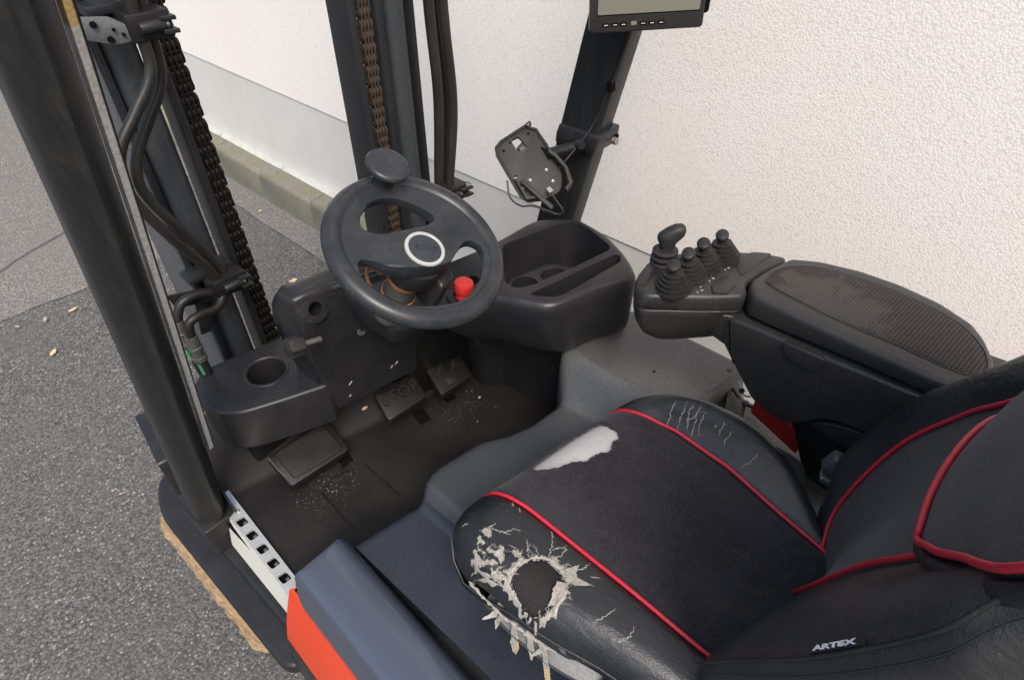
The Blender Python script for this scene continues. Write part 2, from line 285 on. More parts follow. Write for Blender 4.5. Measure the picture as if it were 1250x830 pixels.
# ------------------------------------------------------------------ mesh helpers
class MB:
    def __init__(s): s.v = []; s.f = []
    def add(s, vs, fs):
        o = len(s.v); s.v += [tuple(v) for v in vs]; s.f += [tuple(i + o for i in f) for f in fs]; return s
    def box(s, lo, hi):
        x0, y0, z0 = lo; x1, y1, z1 = hi
        return s.add([(x0,y0,z0),(x1,y0,z0),(x1,y1,z0),(x0,y1,z0),(x0,y0,z1),(x1,y0,z1),(x1,y1,z1),(x0,y1,z1)],
                     [(3,2,1,0),(4,5,6,7),(0,1,5,4),(1,2,6,5),(2,3,7,6),(3,0,4,7)])
    def obox(s, c, ax, ay, az):
        c, ax, ay, az = V(c), V(ax), V(ay), V(az); p = []
        for k in (-1, 1):
            for (i, j) in ((-1,-1),(1,-1),(1,1),(-1,1)): p.append(c + ax * i + ay * j + az * k)
        return s.add(p, [(3,2,1,0),(4,5,6,7),(0,1,5,4),(1,2,6,5),(2,3,7,6),(3,0,4,7)])
    def rings(s, rings, cap0=True, cap1=True, closed=True):
        n = len(rings[0]); vs = [p for r in rings for p in r]; fs = []
        for i in range(len(rings) - 1):
            for j in range(n if closed else n - 1):
                k = (j + 1) % n
                fs.append((i * n + j, i * n + k, (i + 1) * n + k, (i + 1) * n + j))
        if cap0 and closed: fs.append(tuple(range(n - 1, -1, -1)))
        if cap1 and closed: fs.append(tuple((len(rings) - 1) * n + j for j in range(n)))
        return s.add(vs, fs)
    def prism(s, poly, z0, z1):
        return s.rings([[(x, y, z0) for x, y in poly], [(x, y, z1) for x, y in poly]])
    def extr(s, poly3, d):
        d = V(d); return s.rings([[V(p) for p in poly3], [V(p) + d for p in poly3]])
    def tube(s, path, r, n=10, cap=True):
        P = [V(p) for p in path]; R = r if isinstance(r, (list, tuple)) else [r] * len(P)
        up = V((0, 0, 1)); rs = []; prev = None
        for i, p in enumerate(P):
            t = (P[min(i + 1, len(P) - 1)] - P[max(i - 1, 0)])
            t = t.normalized() if t.length > 1e-9 else V((0, 0, 1))
            if prev is None:
                a = t.cross(up if abs(t.z) < 0.9 else V((1, 0, 0))).normalized()
            else:
                a = (prev - t * prev.dot(t)); a = a.normalized() if a.length > 1e-9 else t.orthogonal().normalized()
            prev = a; b = t.cross(a)
            rs.append([p + a * (R[i] * math.cos(2 * math.pi * k / n)) + b * (R[i] * math.sin(2 * math.pi * k / n)) for k in range(n)])
        return s.rings(rs, cap, cap)
    def lathe(s, prof, o, axis=(0, 0, 1), n=32, xdir=None, ring=False):
        o, a = V(o), V(axis).normalized(); u = V(xdir).normalized() if xdir else a.orthogonal().normalized(); w = a.cross(u)
        rs = [[o + a * h + (u * math.cos(2 * math.pi * k / n) + w * math.sin(2 * math.pi * k / n)) * max(r, 1e-5) for k in range(n)] for r, h in prof]
        return s.rings(rs + [rs[0]], False, False) if ring else s.rings(rs)
    def sheet(s, fn, nu, nv, th=0.0, d=None):
        """fn(u,v)->point ; th>0 makes a closed shell displaced along d"""
        top = [[V(fn(i / nu, j / nv)) for j in range(nv + 1)] for i in range(nu + 1)]
        W = nv + 1; vs = [p for r in top for p in r]; fs = []
        for i in range(nu):
            for j in range(nv): fs.append((i * W + j, (i + 1) * W + j, (i + 1) * W + j + 1, i * W + j + 1))
        if th:
            o = len(vs); dd = V(d) * th; vs += [p + dd for p in vs]
            fs += [tuple(k + o for k in reversed(f)) for f in fs[:nu * nv]]
            edge = [i * W for i in range(nu + 1)] + [nu * W + j for j in range(1, W)] + [i * W + nv for i in range(nu - 1, -1, -1)] + [j for j in range(nv - 1, 0, -1)]
            for q in range(len(edge)):
                a, b = edge[q], edge[(q + 1) % len(edge)]; fs.append((b, a, a + o, b + o))
        return s.add(vs, fs)
def link(o, parent=None):
    col.objects.link(o)
    if parent is not None:
        o.parent = parent
        if parent.type == 'EMPTY': o.matrix_parent_inverse = Matrix.Translation(parent.location).inverted()
    return o
def finish(me, angle=38, bevel=0, seg=3):
    bm = bmesh.new(); bm.from_mesh(me)
    bmesh.ops.remove_doubles(bm, verts=bm.verts, dist=1e-6)
    bmesh.ops.recalc_face_normals(bm, faces=bm.faces)
    if bevel > 0:
        es = [e for e in bm.edges if len(e.link_faces) == 2 and e.calc_face_angle(0) > math.radians(28)]
        bmesh.ops.bevel(bm, geom=es, offset=bevel, segments=seg, profile=0.5, affect='EDGES', clamp_overlap=True)
    for f in bm.faces: f.smooth = True
    for e in bm.edges:
        if len(e.link_faces) == 2: e.smooth = e.calc_face_angle(0) < math.radians(angle)
    bm.to_mesh(me); bm.free(); me.update()
def build(mb, name, mat, parent=None, bevel=0, seg=3, angle=38, sub=0, bevmod=0):
    me = bpy.data.meshes.new(name); me.from_pydata(mb.v, [], mb.f); me.update()
    finish(me, angle, bevel, seg)
    me.materials.append(M[mat] if isinstance(mat, str) else mat)
    o = bpy.data.objects.new(name, me); link(o, parent)
    if sub:
        md = o.modifiers.new('s', 'SUBSURF'); md.levels = sub; md.render_levels = sub
    return o
def cut(o, mbs, bevel=0, angle=38):
    """subtract closed cutters from o and keep only the result"""
    tmp = []
    for mb in mbs:
        me = bpy.data.meshes.new('c'); me.from_pydata(mb.v, [], mb.f); finish(me)
        c = bpy.data.objects.new('c', me); col.objects.link(c); tmp.append(c)
        md = o.modifiers.new('b', 'BOOLEAN'); md.operation = 'DIFFERENCE'; md.solver = 'EXACT'; md.object = c
    bpy.context.view_layer.update()
    dg = bpy.context.evaluated_depsgraph_get()
    nm = bpy.data.meshes.new_from_object(o.evaluated_get(dg))
    o.modifiers.clear(); o.data = nm
    for c in tmp: bpy.data.objects.remove(c)
    finish(nm, angle, bevel, 2)
    if not nm.materials: nm.materials.append(None)
    return o
def tag(o, label, cat=None, group=None, kind=None):
    if label: o['label'] = label
    if cat: o['category'] = cat
    if group: o['group'] = group
    if kind: o['kind'] = kind
    return o
def empty(name, loc, label, cat, group=None):
    o = bpy.data.objects.new(name, None); o.location = loc; o.empty_display_size = 0.1; col.objects.link(o)
    return tag(o, label, cat, group)
def cr(pts, n):
    """Catmull-Rom through points -> n+1 samples, even in parameter"""
    P = [V(p) for p in pts]; out = []; m = len(P) - 1
    for i in range(n + 1):
        t = i / n * m; k = min(int(t), m - 1); f = t - k
        a = P[k - 1] if k > 0 else P[0] * 2 - P[1]; b, c = P[k], P[k + 1]; d = P[k + 2] if k + 2 <= m else P[m] * 2 - P[m - 1]
        out.append(0.5 * ((2 * b) + (c - a) * f + (2 * a - 5 * b + 4 * c - d) * f * f + (3 * b - a - 3 * c + d) * f ** 3))
    return out
def sm(a, b, x):
    t = max(0.0, min(1.0, (x - a) / (b - a))); return t * t * (3 - 2 * t)
def lerp_tab(tab, x):
    if x <= tab[0][0]: return tab[0][1]
    for (a, p), (b, q) in zip(tab, tab[1:]):
        if x <= b: return p + (q - p) * (x - a) / (b - a)
    return tab[-1][1]
def roundpoly(pts, r, n=5):
    out = []; m = len(pts)
    for i in range(m):
        p0, p, p1 = V(pts[i - 1]), V(pts[i]), V(pts[(i + 1) % m])
        a, b = (p0 - p), (p1 - p); rr = r[i] if isinstance(r, (list, tuple)) else r
        q = min(rr, a.length * 0.48, b.length * 0.48)
        s, e = p + a.normalized() * q, p + b.normalized() * q
        for k in range(n + 1):
            t = k / n; out.append(tuple(s * (1 - t) ** 2 + p * 2 * t * (1 - t) + e * t * t))
    return out
def smooth_closed(pts, n):
    P = [V(p) for p in pts]; m = len(P); out = []
    for i in range(n):
        t = i / n * m; k = int(t); f = t - k
        a, b, c, d = P[k - 1], P[k % m], P[(k + 1) % m], P[(k + 2) % m]
        out.append(tuple(0.5 * ((2 * b) + (c - a) * f + (2 * a - 5 * b + 4 * c - d) * f * f + (3 * b - a - 3 * c + d) * f ** 3)))
    return out
def inpoly0(P, d, z):
    c = (sum(p[0] for p in P) / len(P), sum(p[1] for p in P) / len(P)); r = []
    for p in P:
        dx, dy = c[0] - p[0], c[1] - p[1]; l = math.hypot(dx, dy); r.append((p[0] + dx / l * d, p[1] + dy / l * d, z))
    return r
def text_mesh(body, name, mat, parent, size, o, xd, yd, depth=0.0004, bold=0.0, shear=0.0, sx=1.0):
    cu = bpy.data.curves.new('t', 'FONT'); cu.body = body; cu.size = size; cu.extrude = depth; cu.align_x = 'CENTER'; cu.align_y = 'CENTER'
    cu.offset = bold; cu.shear = shear; cu.resolution_u = 2
    t = bpy.data.objects.new('t', cu); col.objects.link(t); bpy.context.view_layer.update()
    me = bpy.data.meshes.new_from_object(t.evaluated_get(bpy.context.evaluated_depsgraph_get()))
    bpy.data.objects.remove(t)
    x = V(xd).normalized(); y = V(yd); y = (y - x * y.dot(x)).normalized(); z = x.cross(y); o = V(o)
    for v in me.vertices: v.co = o + x * (v.co.x * sx) + y * v.co.y + z * v.co.z
    me.materials.clear(); me.materials.append(M[mat]); ob = bpy.data.objects.new(name, me); link(ob, parent); return ob

# ================================================================== SETTING
WX = 1.578                                   # wall face
KERB_F, KERB_T = 1.462, 0.18
g = MB(); g.add([(-60, -60, 0), (KERB_F + 0.3, -60, 0), (KERB_F + 0.3, 60, 0), (-60, 60, 0)], [(0, 1, 2, 3)])
ground = build(g, 'asphalt_ground', 'asphalt'); tag(ground, 'dark grey asphalt yard under the forklift', kind='structure')
# older pale asphalt beyond an uneven cut line, and the pale gutter strip along the kerb
def ragged(a, b, n, amp):
    a, b = V(a), V(b); d = (b - a); nn = V((-d.y, d.x)).normalized()
    return [tuple(a + d * (i / n) + nn * rnd.uniform(-amp, amp)) for i in range(n + 1)]
edge = ragged((-6, 3.62), (1.05, 3.055), 60, 0.012)
g = MB(); poly = edge + [(1.05, 40), (-6, 40)]
g.add([(x, y, 0.004) for x, y in poly], [tuple(range(len(poly)))])
o = build(g, 'old_asphalt_patch', 'asphalt_pale'); tag(o, 'paler old asphalt beyond the patched seam', kind='structure')
edge = [(x, y) for y, x in ragged((-8, 1.318), (14, 1.302), 160, 0.008)]
g = MB(); poly = edge + [(KERB_F + 0.1, 14), (KERB_F + 0.1, -8)]
g.add([(x, y, 0.008) for x, y in poly], [tuple(range(len(poly)))])
o = build(g, 'gutter_strip', 'asphalt_pale'); tag(o, 'pale gutter strip along the kerb foot', kind='structure')
g = MB()
cp = cr([(-.6, 3.1, .012), (-.1, 3.38, .012), (.172, 3.549, .012), (.33, 3.63, .012), (.513, 3.70, .012), (.9, 3.9, .012)], 60)
cp = [p + V((rnd.uniform(-.006, .006), rnd.uniform(-.006, .006), 0)) for p in cp]
g.add([p + V((0, .004, 0)) for p in cp] + [p - V((0, .004, 0)) for p in cp], [(i, i + 1, i + 62, i + 61) for i in range(60)])
o = build(g, 'asphalt_crack', 'tar'); tag(o, 'thin dark crack across the paler asphalt', kind='structure')

# kerb of separate stones
kerb = MB().box((KERB_F + .03, -8, -0.05), (WX + .05, 14, KERB_T - .03))
kerb = build(kerb, 'kerb', 'kerb'); tag(kerb, 'mossy concrete kerb along the foot of the white wall', kind='structure')
ks = MB(); ks.rings([[(KERB_F, y, -.04), (KERB_F, y, KERB_T - .022), (KERB_F + .008, y, KERB_T - .008), (KERB_F + .024, y, KERB_T),
                      (WX + .04, y, KERB_T + .004), (WX + .04, y, -.04)] for y in (0.0, .496)])
first = build(ks, 'kerb_stone', 'kerb', kerb, bevel=0.003, seg=1)
ys = [2.707 - .5 * k for k in range(1, 14)] + [2.707 + .5 * k for k in range(0, 12)]
for i, y in enumerate(ys):
    s = first if i == 0 else first.copy()
    if i: col.objects.link(s); s.parent = kerb
    s.location = (rnd.uniform(-.003, .003), y + .002, rnd.uniform(-.003, .003)); s.rotation_euler.z = rnd.uniform(-.004, .004)

# rendered wall with a smooth grey plinth that flares out at its foot
wall = empty('building_wall', (WX, 2, 0), 'white rough-rendered building wall with a smooth grey plinth', 'wall')
BT = 0.655
w = MB().box((WX, -9, BT), (WX + .25, 14, 5.0)); build(w, 'rendered_face', 'stucco', wall)
prof = [(WX + .06, .12), (WX - .014, .178), (WX - .016, .188), (WX - .006, .205), (WX + .002, .235), (WX + .005, .30), (WX + .005, BT), (WX + .06, BT)]
w = MB()
rows = [-9 + .1 * i for i in range(231)]
w.rings([[(x + (0.0015 * math.sin(y * 9 + z * 30) if z < .25 else 0), y, z) for x, z in prof] for y in rows])
pl = build(w, 'plinth', 'plinth', wall)
for (y, h) in [(3.42, .03), (3.30, .025), (3.12, .04), (2.75, .02), (2.66, .05), (2.52, .03), (3.8, .03)]:
    pts = []
    for k in range(8):
        t = k / 7; z = .188 + h * t; bx = lerp_tab([(.188, -.0165), (.205, -.0066), (.235, .0014), (.30, .0044)], z)
        pts.append((WX + bx + .0002, y - .05 * t + .03 * t * t + rnd.uniform(-.002, .002), z))
    c = MB(); c.tube(pts, [.0009] * 4 + [.0007, .0006, .0004, .0002], 5); build(c, 'plaster_crack', 'tar', wall)

# fallen leaves
def leaf(x, y, s, rot, label, z=.012, mat='leaf'):
    pts = [(-1, 0), (-.6, .45), (-.2, .38), (0, .62), (.3, .40), (.75, .42), (1, .05), (.7, -.35), (.25, -.30), (0, -.55), (-.35, -.34), (-.75, -.28)]
    m = MB(); c, si = math.cos(rot), math.sin(rot)
    P = [(x + s * (a * c - b * si), y + s * (a * si + b * c), z + s * .22 * abs(b) + s * .12 * a * a * rnd.uniform(.4, 1.2)) for a, b in pts]
    vs = P + [(x, y, z)]
    m.add(vs, [(i, (i + 1) % 12, 12) for i in range(12)])
    m2 = len(m.v); m.add([(a, b, c2 - .0008) for a, b, c2 in vs], [((i + 1) % 12, i, 12) for i in range(12)])
    for i in range(12): j = (i + 1) % 12; m.f.append((j, i, i + 13, j + 13))
    o = build(m, 'fallen_leaf', mat); tag(o, label, 'leaf', 'fallen leaves on the asphalt'); return o
leaf(1.094, 2.381, .032, .3, 'largest dry tan leaf, on the asphalt between the mast and the kerb')
leaf(.13, 2.716, .022, .8, 'dry orange leaf on the asphalt left of the black pillar, lowest of the leaves there')
leaf(.300, 2.96, .02, .2, 'pale leaf scrap on the asphalt touching the pillar side, right of the seam')
leaf(.19, 2.98, .018, 1.2, 'pale leaf scrap just below the asphalt seam, left of the other scrap', mat='liner')
leaf(.09, 3.02, .013, 2.1, 'tiny pale leaf scrap nearest the left picture edge', mat='liner')
leaf(.405, 2.62, .018, 1.9, 'small brown leaf close beside the pillar, below the pale scraps')
leaf(.62, 3.22, .026, .5, 'orange leaf seen between the pillar and the hydraulic hoses')
leaf(1.36, 3.10, .014, .5, 'tiny leaf scrap lying in the pale gutter strip', z=.014)
# white paint fleck on the asphalt
m = MB()
for k in range(16):
    a = k / 15; x = .005 + .055 * a + rnd.uniform(-.006, .006); y = 1.83 - .10 * a + rnd.uniform(-.012, .012); r = rnd.uniform(.002, .007)
    n = 7; m.add([(x + r * rnd.uniform(.5, 1.2) * math.cos(6.283 * q / n), y + r * rnd.uniform(.5, 1.2) * math.sin(6.283 * q / n), .0045) for q in range(n)], [tuple(range(n))])
o = build(m, 'paint_splash', 'liner'); tag(o, 'white paint splash on the dark asphalt near the truck step', kind='stuff')

# splintered timber under the step
m = MB(); n = 40
def wring(t):
    y = .745 + (1.29 - .745) * t; jit = lambda a: rnd.uniform(-a, a)
    w0 = .036 + .020 * math.sin(t * math.pi) * 0; e = .030 * (1 - sm(0, .10, t)) + .02 * sm(.9, 1, t)
    return [(.036 + e + jit(.005), y, .335 + jit(.004)), (.031 + e + jit(.004), y, .358 + jit(.005)), (.040 + e + jit(.004), y, .382 + jit(.003)), (.15, y, .384), (.15, y, .335)]
m.rings([wring(i / n) for i in range(n + 1)])
timber = empty('timber_board', (.09, 1.0, .335), 'splintered raw timber board wedged along the underside of the black step', 'board')
build(m, 'board', 'wood', timber, angle=20)
for k in range(9):
    t = rnd.random(); y = .77 + .5 * t; p = V((.038 + rnd.uniform(-.004, .006), y, rnd.uniform(.345, .38)))
    s = MB(); s.tube([p, p + V((rnd.uniform(-.012, .002), rnd.uniform(.012, .03), rnd.uniform(-.003, .004)))], [.0022, .0005], 4); build(s, 'splinter', 'wood', timber)
m = MB().box((.034, .84, .322), (.12, 1.20, .3345)); build(m, 'red_strip', 'red_dark', timber, bevel=.003)

# ================================================================== FORKLIFT
truck = empty('forklift', (.69, .3, 0), 'black and orange-red forklift truck with a torn black driver seat, parked beside the white wall', 'forklift')
T = truck
# ---- hidden bulk of the truck
m = MB().box((.19, -1.0, .16), (1.21, 1.16, .535)); build(m, 'chassis', 'steel_black', T, bevel=.01)
m = MB().box((.27, -.60, .535), (1.03, .50, .735)); build(m, 'battery_box', 'plastic_dark', T, bevel=.01)
m = MB(); m.prism(roundpoly([(.14, -1.35), (1.22, -1.35), (1.22, -.48), (.14, -.48)], [.25, .25, .05, .05], 8), .22, .93)
build(m, 'counterweight', 'orange', T, bevel=.03)
for (wx, wy, r) in ((.22, 1.17, .25), (1.05, 1.17, .25), (.22, -.85, .20), (1.05, -.85, .20)):
    m = MB(); m.lathe([(r * .55, 0), (r * .93, .0), (r, .02), (r, .12), (r * .93, .14), (r * .55, .14)], (wx, wy, r), (1, 0, 0), 40)
    wh = build(m, 'wheel', 'tyre', T)
    m = MB(); m.lathe([(r * .2, .0), (r * .54, .005), (r * .54, .135), (r * .2, .13)], (wx, wy, r), (1, 0, 0), 32); build(m, 'rim', 'orange', wh)

# ---- floor with toe board
def yr(x): return .977 - .22 * (x - .467)
def floor_z(x, y):
    d = y - yr(x); return .55 + (0.0 if d < 0 else .62 * d * sm(0, .012, d))
m = MB(); m.sheet(lambda u, v: (.165 + (1.0 - .165) * u, .45 + .76 * v, floor_z(.165 + .835 * u, .45 + .76 * v) + .0015 * math.sin(u * 23 + v * 9)), 60, 90, .03, (0, 0, -1))
floor = build(m, 'floor_mat', 'mat', T)
for pts in ([(.327, .890), (.322, .82), (.319, .760)], [(.449, .876), (.447, .80), (.445, .741)], [(.363, .904), (.39, .897), (.416, .892)]):
    m = MB(); m.tube([(x, y, .551) for x, y in cr([(*p, 0) for p in pts], 10) for x, y in [(x, y)]] if False else [(p.x, p.y, .5515) for p in cr([(*q, 0) for q in pts], 10)], .0022, 6)
    build(m, 'mat_seam', 'plastic_dark', floor)
# loose grit on the floor: too fine to count
m = MB()
for k in range(300):
    if k < 150: x, y = .30 + rnd.gauss(.05, .05), .885 + rnd.gauss(0, .03)
    elif k < 290: x, y = .76 + rnd.gauss(0, .06), .825 + rnd.gauss(0, .035)
    else: x, y = rnd.uniform(.19, .80), rnd.uniform(.68, .95)
    if not (.18 < x < .82): continue
    s = rnd.uniform(.0004, .0010) if k % 14 else rnd.uniform(.0012, .0022); z = floor_z(x, y) + .0012
    m.obox((x, y, z), (s, s * .3, 0), (-s * .3, s * .8, 0), (0, 0, s * .5))
o = build(m, 'floor_grit', 'grit', floor); o['kind'] = 'stuff'
for (x, y, s) in ((.552, 1.0, .010), (.80, .815, .006)):
    m = MB(); m.prism([(x + s * math.cos(a) * rnd.uniform(.5, 1), y + s * .6 * math.sin(a) * rnd.uniform(.5, 1)) for a in [k * 6.283 / 8 for k in range(8)]], floor_z(x, y) + .003, floor_z(x, y) + .006)
    build(m, 'leaf_scrap', 'leaf', floor)

# ---- pedals
def pedal(quad, zf, zn, name, recess, stem, tread=True):
    q = [V((*quad[0], zf)), V((*quad[1], zf)), V((*quad[2], zn)), V((*quad[3], zn))]
    r3 = lambda pts, r: roundpoly(pts, r, 4)
    m = MB(); m.extr(r3(q, .012), (0, .006, -.026)); p = build(m, name, 'plastic_dark', T, bevel=.003, seg=2)
    c = sum(q, V()) / 4
    if tread:
        inner = [c + (a - c) * .82 + V((0, 0, .0035)) for a in q]
        m = MB(); m.extr(r3(inner, .01), (0, 0, -.004)); build(m, 'tread', 'mat', p, bevel=.0015, seg=1)
    m = MB(); m.tube([c + V((0, .01, -.01)), (stem[0], stem[1] + .03, floor_z(*stem) - .02)], .010, 8); build(m, 'pedal_stem', 'steel_black', p)
    x, y = recess; z = floor_z(x, y)
    m = MB(); m.obox((x, y, z + .0015), (.016, -.003, 0), (.004, .022, .004), (0, 0, .0015)); build(m, 'pedal_slot', 'black_hole', p)
    return p, q, c
pL, qL, cL = pedal([(.279, 1.011), (.441, 1.003), (.435, .904), (.277, .917)], .635, .605, 'foot_pedal', (.425, .925), (.40, .93))
pL['label'] = 'wide worn left pedal with a loose rubber tread'
m = MB(); m.tube([(.30, .925, .6115), (.36, .93, .614), (.41, .995, .635)], [.0012, .002, .001], 5); build(m, 'tread_tear', 'leather_dusty', pL)
m = MB(); m.tube([(.283, .925, .6075), (.2795, .97, .6205), (.2805, 1.005, .6325)], .0016, 6); build(m, 'worn_edge', 'grey_metal', pL)
pS, qS, cS = pedal([(.556, .948), (.671, .925), (.657, .861), (.536, .869)], .675, .645, 'brake_pedal', (.648, .885), (.63, .90), False)
pS['label'] = 'brake pedal pad embossed STOP'
nx = (V(qS[1]) - V(qS[0])); ny = (V(qS[0]) - V(qS[3]))
text_mesh('STOP', 'lettering', 'mat', pS, .047, cS + V((0, 0, .002)) + ny * .04, nx, ny, .0028, .0008, 0, .93)
pA, qA, cA = pedal([(.706, .922), (.806, .899), (.786, .825), (.681, .834)], .675, .645, 'accelerator_pedal', (.745, .875), (.74, .90), False)
def on_quad(q, a, b, h=.003):
    p = (q[3] * (1 - a) + q[2] * a) * (1 - b) + (q[0] * (1 - a) + q[1] * a) * b; return p + V((0, 0, h))
for tri in ([(.12, .55), (.42, .90), (.42, .55)], [(.30, .12), (.30, .45), (.62, .12)], [(.58, .5), (.9, .5), (.74, .85)]):
    P = [on_quad(qA, a, b, .0) for a, b in tri]; m = MB(); m.extr(P, (0, 0, .003)); build(m, 'arrow_mark', 'mat', pA, bevel=.0008, seg=1)

# ---- step, fender, sill, side panel
m = MB(); m.prism(roundpoly([(.048, .655), (.048, 1.25), (.100, 1.36), (.24, 1.36), (.24, .655)], [.05, .06, .05, .02, .02], 8), .385, .425)
build(m, 'step_fender', 'plastic', T, bevel=.012)
m = MB(); m.prism(roundpoly([(.098, .66), (.100, 1.24), (.135, 1.30), (.22, 1.30), (.22, .66)], [.04, .05, .04, .02, .02], 8), .42, .468)
build(m, 'step_tread', 'steel_black', T, bevel=.012)
sk = lambda x, y: x + .06 * (y - .70)
m = MB(); m.prism([(.126, .66), (.146, .985), (.150, 1.055), (.183, 1.055), (.158, .66)], .556, .561)
sill = build(m, 'sill_plate', 'galv', T)
cuts = []
for k in range(6):
    y = .955 - .047 * k; x = .1405 + (y - .69) * .062 + .002
    cuts.append(MB().prism(roundpoly([(x - .0100, y - .012), (x + .0100, y - .014), (x + .0100, y + .010), (x - .0100, y + .012)], .005, 3), .54, .58))
sill.data.materials[0] = M['galv']; cut(sill, cuts)
m = MB(); m.box((.135, .67, .535), (.178, 1.05, .548)); build(m, 'sill_core', 'black_hole', T)
for k in range(6):
    y = .952 - .047 * k; x = .1405 + (y - .69) * .062
    m = MB(); m.obox((x + .006, y - .004, .5515), (.0035, 0, 0), (0, .0065, .001), (0, 0, .0015)); build(m, 'slot_tab', 'grey_metal', sill)
m = MB(); m.rings([[(.126, .662, .5595), (.112, .662, .50), (.1185, .662, .50), (.130, .662, .556)],
                   [(.145, .965, .5595), (.120, .965, .50), (.127, .965, .50), (.149, .965, .556)],
                   [(.146, .988, .5595), (.139, .995, .535), (.145, .995, .535), (.150, .988, .556)]])
build(m, 'sill_face', 'galv_pale', T)
m = MB(); m.lathe([(.004, 0), (.004, .003), (.002, .004)], (.168, .985, .561), (0, 0, 1), 12); build(m, 'rivet', 'bolt', sill)
m = MB()
m.sheet(lambda u, v: (sk(.084 + .044 * v, .66 - 1.25 * u) - .004 * math.sin(v * 3.1) , .662 - 1.25 * u, .545 + .14 * v), 40, 6, .006, (1, 0, 0))
o = build(m, 'side_panel', 'orange', T); o['label'] = 'orange-red painted side panel behind the galvanised sill'
m = MB(); m.sheet(lambda u, v: (sk(.072 + .010 * v, .66 - 1.25 * u), .668 - 1.25 * u, .43 + .113 * v), 40, 4, .006, (1, 0, 0)); build(m, 'lower_skirt', 'steel_black', T)

# ---- hood with raised side bolster
lp = [(.126, .668), (.127, .70), (.1295, .734), (.1335, .737), (.1345, .748), (.138, .766), (.1425, .777), (.149, .7845), (.158, .7875), (.19, .788), (.220, .7865), (.232, .782), (.240, .772), (.247, .757), (.251, .745), (.252, .70)]
m = MB(); rings = []
for k in range(50):
    if k < 8:
        a = k / 7 * math.pi / 2; y = .628 - .03 * (1 - math.sin(a)); s = 1 - (1 - math.sin(a)) ** 2 * .0; ins = .03 * (1 - math.cos(math.pi / 2 - a))
        y = .606 + .018 * math.cos(a); ins = .014 * (1 - math.sin(a))
    else:
        y = .598 - (k - 8) * .03; ins = 0
    rings.append([(sk(min(max(x, .126 + ins), .252 - ins * .3), y), y, min(z, .788 - ins)) for x, z in lp])
m.rings(rings); build(m, 'side_bolster', 'bolster', T, angle=50)
yft = [(.245, .618), (.373, .593), (.388, .586), (.400, .584), (.413, .590), (.436, .600), (.467, .599), (.564, .580), (.61, .549), (.671, .527), (.758, .517), (.785, .540), (.81, .566), (.83, .575), (1.05, .530)]
def yfh(x):
    return sum(lerp_tab(yft, x + d) for d in (-.012, -.006, 0, .006, .012)) / 5
def hood_z(x, y):
    z = .745 + .045 * sm(.378, .418, x + .02 * (0.5 - y))
    z += .090 * sm(.745 + .10 * (.54 - y), .835 + .02 * (.54 - y), x) * sm(.218 + .10 * (1.0 - x), .245 + .10 * (1.0 - x), y)
    z -= .010 * math.exp(-((x - .90) / .10) ** 2 - ((y - .43) / .07) ** 2)
    e = yfh(x) - y
    if e < .02: z -= .012 * (1 - e / .02) ** 2
    e = 1.045 - x
    if e < .015: z -= .010 * (1 - e / .015) ** 2
    return z
m = MB(); NU, NV = 150, 110
def hf(u, v):
    x = .248 + (1.045 - .248) * u; yf_ = yfh(x)
    if v < .04: return (x, yf_ - .002 + .006 * 0, .56 + (hood_z(x, yf_) - .56) * (v / .04))
    w = (v - .04) / .96; y = yf_ - (yf_ + .45) * w; return (x, y, hood_z(x, y))
m.sheet(hf, NU, NV, .12, (0, 0, -1))
hood = build(m, 'hood', 'hood', T, angle=60)
cut(hood, [MB().lathe([(.004, -.05), (.004, .05)], (.897, .375, .86), (0, 0, 1), 12)], angle=60)
# pale centre moulding of the hood: the grey plate to the right of the seat
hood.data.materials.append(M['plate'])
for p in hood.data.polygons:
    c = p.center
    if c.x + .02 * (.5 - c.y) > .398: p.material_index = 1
m = MB()
for k in range(26):
    a, b = rnd.uniform(.30, .60), rnd.uniform(.3, .5)
# clutter between plate and armrest: seat rail, loom, bracket
m = MB().box((.90, -.10, .795), (.96, .215, .83)); r = build(m, 'seat_rail', 'grey_metal', T, bevel=.004)
m = MB().obox((.955, .205, .825), (.03, .01, 0), (-.005, .022, .008), (0, 0, .012)); build(m, 'rail_stop', 'steel_black', r, bevel=.003)
m = MB().tube(cr([(1.0, .235, .84), (.985, .20, .83), (.97, .16, .85), (.945, .13, .87)], 14), .004, 6); build(m, 'loom', 'copper_wire', T)
m = MB().tube(cr([(1.005, .23, .86), (.985, .205, .852), (.972, .188, .868)], 10), .0022, 5); build(m, 'wire', 'white_plastic', T)
m = MB().obox((.925, .115, .885), (.006, 0, .002), (.01, .055, .012), (.004, 0, .022)); build(m, 'armrest_bracket', 'red_dark', T, bevel=.004)

# ---- left dash box with cup hole
m = MB(); m.prism(roundpoly([(.222, 1.03), (.262, .988), (.335, .956), (.441, .914), (.474, 1.132), (.275, 1.174), (.228, 1.14)], [.03, .04, .05, .02, .01, .03, .03], 7), .70, .822)
box = build(m, 'cup_box', 'plastic', T, bevel=.014, seg=4)
cut(box, [MB().lathe([(.042, -.095), (.043, .05)], (.366, 1.058, .822), (0, 0, 1), 40)])
m = MB(); m.lathe([(.0425, .0005), (.0440, .003), (.0465, .004), (.0495, .003), (.0510, .0005)], (.366, 1.058, .8215), (0, 0, 1), 48, None, True); 
build(m, 'cup_ring', 'plastic', box)
m = MB(); m.lathe([(.0001, 0), (.028, 0), (.029, .004), (.0001, .004)], (.366, 1.058, .728), (0, 0, 1), 32); build(m, 'cup_base', 'plastic_dark', box)
m = MB().box((.27, 1.09, .56), (.47, 1.15, .702)); build(m, 'dash_riser', 'plastic_dark', T, bevel=.01)
m = MB().box((.27, 1.06, .40), (1.05, 1.16, .68)); build(m, 'front_bulkhead', 'plastic_dark', T, bevel=.01)

